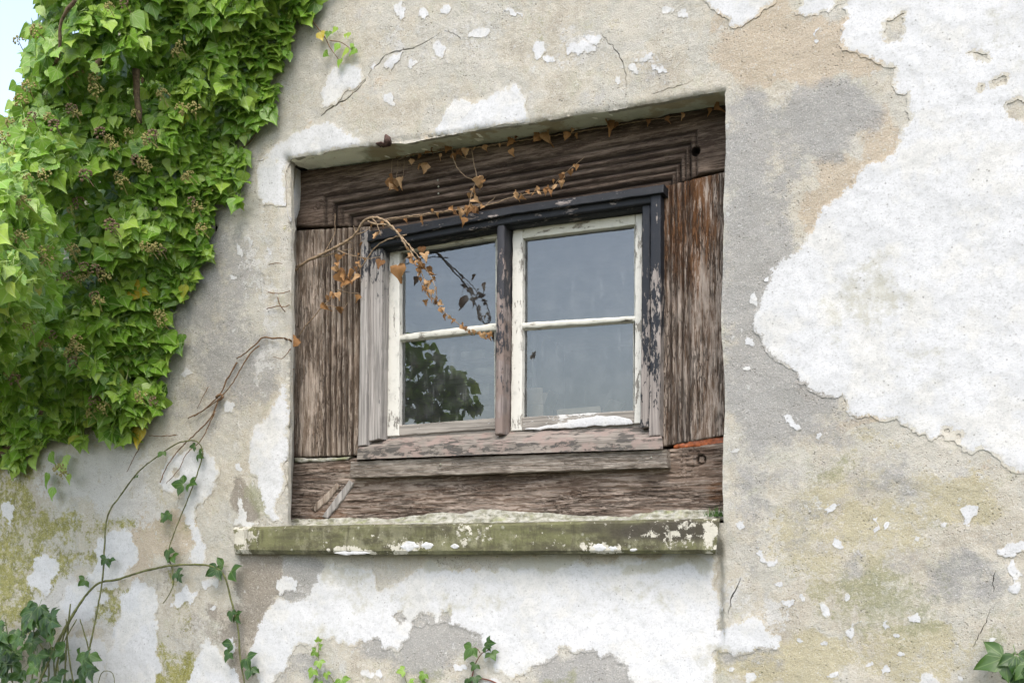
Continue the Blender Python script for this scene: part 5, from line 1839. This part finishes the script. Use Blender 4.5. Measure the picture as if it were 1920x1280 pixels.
r9 = random.Random(4)
for (x0, y0), (x1, y1), n_, of in (((764, 470), (800, 540), 10, -.125), ((800, 540), (850, 600), 9, -.13), ((850, 600), (915, 630), 6, -.115), ((786, 482), (818, 550), 9, -.14), ((760, 408), (900, 388), 8, -.062), ((960, 368), (1040, 350), 8, -.04), ((1045, 345), (1092, 298), 5, -.035),
                                   ((690, 480), (610, 570), 9, -.035), ((625, 500), (660, 530), 8, -.03)):
    dead(dv, [(x0 + (x1 - x0) * q_ + r9.gauss(0, 4), y0 + (y1 - y0) * q_ + r9.gauss(0, 4), r9.uniform(6, 11)) for q_ in [r9.random() for _ in range(n_)]], of, W, .015)

ud = empty('dead_vine', W(740, 296, -.01), 'dead ivy strand with curled brown leaves clinging along the top of the head beam', 'vine')
T([(742, 296, -.01), (775, 290, -.012), (800, 286, -.012), (845, 281, -.014), (900, 276, -.012), (950, 268, -.012), (1000, 260, -.012), (1060, 251, -.012), (1130, 240, -.012), (1200, 228, -.012), (1280, 217, -.012)], .003, .0015, 31, par=ud)
T([(748, 300, -.01), (790, 283, -.018), (840, 279, -.02)], .0022, .0014, 32, par=ud)
T([(848, 282, -.02), (850, 298, -.025), (860, 318, -.028), (875, 332, -.03), (890, 337, -.03)], .0022, .0014, 33, par=ud)
T([(885, 280, -.02), (887, 300, -.022), (892, 322, -.028), (893, 336, -.03), (888, 350, -.03), (884, 364, -.035), (880, 382, -.045), (876, 400, -.058)], .0022, .0014, 34, par=ud)
T([(866, 294, -.02), (880, 298, -.022), (888, 298, -.022)], .0015, .001, 35, par=ud)
for k, x_ in enumerate((733, 744, 756)):
    T([(x_ + 2, 300, -.012), (x_ + 1, 320, -.02), (x_ - 2 + k, 336, -.024)], .0012, .0009, 36 + k, par=ud)
T([(826, 280, -.02), (814, 268, -.025), (803, 254, -.03)], .0012, .0007, 40, 'twig', par=ud)
dead(ud, [(730, 340, 22), (742, 344, 20), (754, 340, 18), (772, 302, 12), (786, 314, 18), (800, 310, 17), (804, 284, 14), (812, 280, 16), (790, 294, 12), (828, 292, 12), (842, 280, 14), (848, 292, 12), (860, 286, 14), (874, 284, 14), (892, 278, 8), (908, 276, 14),
          (938, 272, 9), (958, 264, 14), (958, 284, 12), (970, 258, 8), (1012, 258, 22), (1028, 256, 22), (1064, 252, 14), (1082, 252, 11), (1074, 244, 8), (1138, 236, 20), (1160, 234, 13), (898, 338, 20), (908, 340, 14), (888, 356, 9), (882, 366, 12), (890, 378, 14),
          (1342, 200, 16), (1330, 206, 12), (1280, 216, 12), (1250, 222, 10), (1215, 228, 9)], -.02, W, .02)

ld = empty('dead_vine', P(548, 640, -.01), 'bare brown runner of dead ivy across the render left of the window', 'vine')
T2 = lambda pts, r0, r1, seed, mat='twig': tube('stem', [P(a, b_, c if c < -.008 else (-.014 if a <= 541 else .045)) for a, b_, c in pts], r0, r1, M[mat], ld, 6, .0008, seed, .01)
T2([(545, 638, .08), (530, 634, .03), (510, 634, -.012), (494, 632, -.014), (480, 645, -.014), (462, 660, -.014), (444, 672, -.013)], .0032, .0024, 51)
T2([(444, 678, -.012), (438, 690, -.013), (425, 712, -.014), (415, 735, -.014), (404, 748, -.015), (380, 770, -.014), (352, 784, -.012)], .003, .002, 52)
T2([(486, 648, -.012), (470, 662, -.013), (452, 690, -.014), (438, 715, -.015), (416, 742, -.016), (395, 760, -.014), (364, 780, -.014)], .0024, .0018, 53)
T2([(410, 746, -.018), (400, 775, -.016), (385, 795, -.016), (365, 814, -.015), (340, 838, -.013), (322, 860, -.012), (308, 884, -.012), (300, 905, -.012)], .0028, .0016, 54)
T2([(404, 770, -.016), (390, 800, -.015), (376, 826, -.014), (350, 850, -.013), (335, 880, -.012), (312, 905, -.012)], .002, .0012, 55)
T2([(406, 744, -.02), (413, 740, -.022), (418, 745, -.02), (410, 750, -.018)], .005, .004, 56)
T2([(500, 578, -.012), (520, 574, .0), (535, 575, .05), (548, 568, .09)], .0018, .0012, 57)
T2([(502, 548, -.012), (522, 550, .0), (536, 548, .05), (548, 543, .09)], .0018, .0012, 58)
T2([(520, 558, .0), (530, 580, .04), (542, 585, .09)], .002, .001, 59)
T2([(504, 496, -.012), (516, 493, -.005), (530, 494, .03)], .0014, .001, 60)
T2([(548, 650, .09), (540, 660, .06), (528, 672, .03), (512, 668, .0)], .0016, .001, 61)
T2([(390, 725, -.012), (380, 745, -.012), (370, 765, -.012)], .0014, .001, 62)
T2([(330, 815, -.012), (300, 818, -.012), (278, 816, -.012)], .002, .0012, 63)
T2([(262, 838, -.012), (250, 860, -.012), (238, 885, -.012)], .0018, .001, 64)
T2([(541, 636, -.014), (549, 641, .05), (556, 638, .1)], .0032, .0028, 65)
dead(ld, [(556, 642, 24), (548, 634, 14), (541, 648, 10), (538, 692, 16), (533, 698, 10)], -.07, W, .02)


# ---------------------------------------------------------------- brambles
def trifoliate(name, seed, mat, n=3):
    rg2 = random.Random(seed)
    parts = [leaf_mesh('tmp', 'bramble', seed * 5 + k, .25, .2, False) for k in range(n)]
    vs_, fs, uv = [], [], []
    for k, me in enumerate(parts):
        a = {3: (0, 1.15, -1.15), 2: (.5, -.6)}[n][k] + rg2.uniform(-.15, .15)
        s = 1 if k == 0 else .8
        off = len(vs_)
        for v_ in me.vertices:
            x_, y_, z_ = v_.co.x * s, v_.co.y * s + .08, v_.co.z * s
            vs_.append((x_ * math.cos(a) + y_ * math.sin(a), -x_ * math.sin(a) + y_ * math.cos(a), z_))
        q = np.zeros((len(me.vertices), 2))
        for l in me.loops:
            q[l.vertex_index] = me.uv_layers[0].data[l.index].uv[:]
        uv += [tuple(t) for t in q]
        fs += [tuple(off + i for i in p.vertices) for p in me.polygons]
        bpy.data.meshes.remove(me)
    b = len(vs_)
    vs_ += [(-.02, .1, 0), (.02, .1, 0), (.018, -.4, -.06), (-.018, -.4, -.06)]
    uv += [(0, .1)] * 4
    fs.append((b, b + 1, b + 2, b + 3))
    me = pymesh(name, vs_, fs)
    ul = me.uv_layers.new(name='UVMap')
    ul.data.foreach_set('uv', np.array([uv[l.vertex_index] for l in me.loops], np.float32).ravel())
    me.materials.append(mat)
    me.polygons.foreach_set('use_smooth', [True] * len(me.polygons))
    return me


tri = [trifoliate('bramble_leaf_%d' % k, 20 + k, M['bleaf']) for k in range(4)] + [trifoliate('bramble_leaf_pair', 30, M['bleaf'], 2)]
tri_y = [trifoliate('young_leaf_%d' % k, 40 + k, M['yleaf']) for k in range(2)]


def thing_canes(name, label, cat, canes, lv, mat='bramble', meshes=tri, group=None, y0=-.02):
    e = empty(name, P(canes[0][0][0][0], canes[0][0][0][1], canes[0][0][0][2]), label, cat, group)
    for k, (pts, r0, r1) in enumerate(canes):
        tube('cane', [P(a, b_, c) for a, b_, c in pts], r0, r1, M[mat], e, 6, .0005, k + int(pts[0][0]), .014)
    for k, l in enumerate(lv):
        px, py, s = l[:3]
        r2 = random.Random(int(px * 3 + py * 5))
        ang = l[3] if len(l) > 3 else r2.uniform(-2.4, 2.4)
        tip = Vector((math.sin(ang), -.3, -math.cos(ang)))
        nrm = Vector((r2.gauss(0, .35), -1, r2.gauss(.45, .3)))
        place('leaf', r2.choice(meshes), P(px, py, (l[4] if len(l) > 4 else y0) - r2.uniform(.005, .025)), tip, nrm, s / 640.0, e)
    return e


thing_canes('bramble', 'long thin bramble shoot arching over the white flake and hanging down left of the sill', 'bramble',
            [([(150, 1300, -.12), (190, 1100, -.05), (200, 975, -.03), (225, 930, -.025), (262, 882, -.025), (300, 852, -.028), (330, 832, -.03), (352, 826, -.032), (370, 828, -.032), (380, 845, -.03), (374, 875, -.028), (358, 920, -.026), (342, 960, -.026), (326, 1000, -.026), (316, 1035, -.026), (322, 1065, -.026), (326, 1090, -.026), (318, 1112, -.026), (306, 1130, -.026)], .0036, .0018)],
            [(372, 850, 22, 1.0), (366, 836, 16), (345, 908, 34, -1.5), (355, 905, 26, 1.4), (318, 962, 26, -.6), (312, 972, 20, -2.2), (316, 1030, 30, .2), (322, 1042, 22, 1.0), (330, 1072, 24, 1.0), (336, 1080, 18, .6), (305, 845, 18), (200, 1045, 22), (255, 893, 9)])
thing_canes('bramble', 'thicker green bramble cane curving below the left end of the sill', 'bramble',
            [([(60, 1310, -.2), (120, 1180, -.1), (175, 1100, -.04), (220, 1086, -.03), (270, 1070, -.032), (320, 1060, -.034), (370, 1058, -.036), (405, 1064, -.036), (422, 1082, -.034), (432, 1120, -.032), (440, 1150, -.03), (448, 1190, -.03), (450, 1230, -.03), (462, 1300, -.03)], .0052, .0028)],
            [(408, 1066, 34, -.9), (432, 1070, 36, 1.5), (420, 1060, 26, -1.8), (434, 1145, 24, .2), (442, 1152, 24, .9), (436, 1205, 28, -1.0), (430, 1222, 24, -.4), (462, 1232, 34, .7), (470, 1250, 28, .5), (480, 1252, 18), (160, 1086, 24), (205, 1048, 22)])
r2 = random.Random(5)
bl = []
for k in range(95):
    px = r2.triangular(-60, 195, 10)
    top = 1150 + max(0, px - 60) * .4 + 30 * math.sin(px * .06)
    py = top + abs(r2.gauss(0, 75)) + 5
    bl.append((px, py, r2.uniform(26, 44), r2.uniform(-1.6, 1.6), -r2.uniform(.02, .30)))
thing_canes('bramble', 'dark leafy bramble clump at the bottom left corner', 'bramble',
            [([(40 + 22 * k, 1500, -.15), (30 + 24 * k, 1360, -.16), (20 + 26 * k + 20 * math.sin(k), 1240, -.12), (10 + 26 * k + 30 * math.sin(k * 2), 1160, -.08)], .005, .002) for k in range(7)] +
            [([(120, 1300, -.1), (124, 1220, -.06), (130, 1150, -.04), (132, 1132, -.03)], .0042, .003), ([(100, 1280, -.1), (120, 1190, -.06), (145, 1140, -.04)], .0042, .003), ([(180, 1300, -.05), (190, 1262, -.04), (206, 1258, -.04), (214, 1270, -.04), (213, 1300, -.04)], .0018, .0014)], bl)
thing_canes('seedling', 'bright yellow green young shoots at the foot of the white panel, left of centre', 'plant',
            [([(590, 1330, -.03), (592, 1270, -.02), (597, 1235, .0), (598, 1205, .0)], .002, .001), ([(640, 1330, -.03), (625, 1275, -.02), (612, 1262, -.01)], .0016, .001)],
            [(597, 1202, 12, 3.0), (599, 1212, 12, 2), (593, 1220, 16, -1), (598, 1238, 18, .3), (588, 1254, 22, -.4), (612, 1260, 16, .2), (598, 1276, 28, -.3), (640, 1272, 26, .4), (620, 1290, 26)], 'bramble', tri_y, y0=-.005)
thing_canes('seedling', 'small green shoots along the bottom edge under the grey bare patch', 'plant',
            [([(765, 1330, -.03), (762, 1280, -.01), (756, 1262, .0)], .0016, .001), ([(800, 1330, -.03), (796, 1285, -.01)], .0016, .001)],
            [(758, 1256, 18, -1.4), (766, 1278, 18), (790, 1276, 22), (796, 1262, 16), (782, 1290, 20)], 'bramble', tri_y, y0=-.005)
thing_canes('bramble', 'red stemmed bramble tip bending over the white panel at the bottom', 'bramble',
            [([(880, 1340, -.04), (882, 1285, -.01), (886, 1262, .0), (893, 1240, -.005), (904, 1224, -.008), (918, 1218, -.008)], .0032, .0014), ([(850, 1300, -.02), (880, 1276, .0), (905, 1272, .0), (935, 1282, .0), (960, 1310, .0)], .0032, .0022), ([(900, 1224, -.006), (896, 1216, -.008), (890, 1212, -.01)], .0014, .001)],
            [(886, 1212, 30, -.6), (908, 1212, 20, 1.8), (914, 1206, 20, 1.9), (920, 1222, 20, .7), (880, 1270, 22, -.2), (890, 1268, 18, .4), (892, 1244, 16, -.3)], 'cane', tri, y0=-.005)
thing_canes('bramble', 'green bramble leaves entering at the bottom right corner', 'bramble',
            [([(1990, 1330, -.06), (1950, 1262, -.05), (1915, 1228, -.04), (1895, 1226, -.035)], .003, .0016)],
            [(1884, 1232, 46, -1.0, -.03), (1905, 1226, 40, .2, -.03), (1912, 1254, 44, .1, -.04), (1935, 1240, 46, .6, -.04), (1950, 1280, 40, .2, -.05)])

# grass tuft and moss on the right end of the sill
tf_ = empty('grass_tuft', W(1342, 966, -.05), 'small green tuft growing on the right end of the sill', 'grass')
bm = bmesh.new()
r2 = random.Random(8)
for k in range(90):
    c = W(r2.triangular(1318, 1360, 1350), 968, -.05 - r2.uniform(-.01, .03))
    h = r2.uniform(.012, .038) * (.5 + .5 * min(1, (k % 9) / 5))
    a = r2.uniform(0, 6.28)
    d = Vector((math.cos(a) * .5, math.sin(a) * .3, 1)).normalized() * h
    s = Vector((math.sin(a), -math.cos(a), 0)) * .0013
    q = [bm.verts.new(c - s), bm.verts.new(c + s), bm.verts.new(c + d * .6 + s * .7), bm.verts.new(c + d), bm.verts.new(c + d * .6 - s * .7)]
    bm.faces.new(q)
me = bpy.data.meshes.new('blades')
bm.to_mesh(me)
bm.free()
tag(link('blades', me, M['tuft'], tf_), kind='stuff')
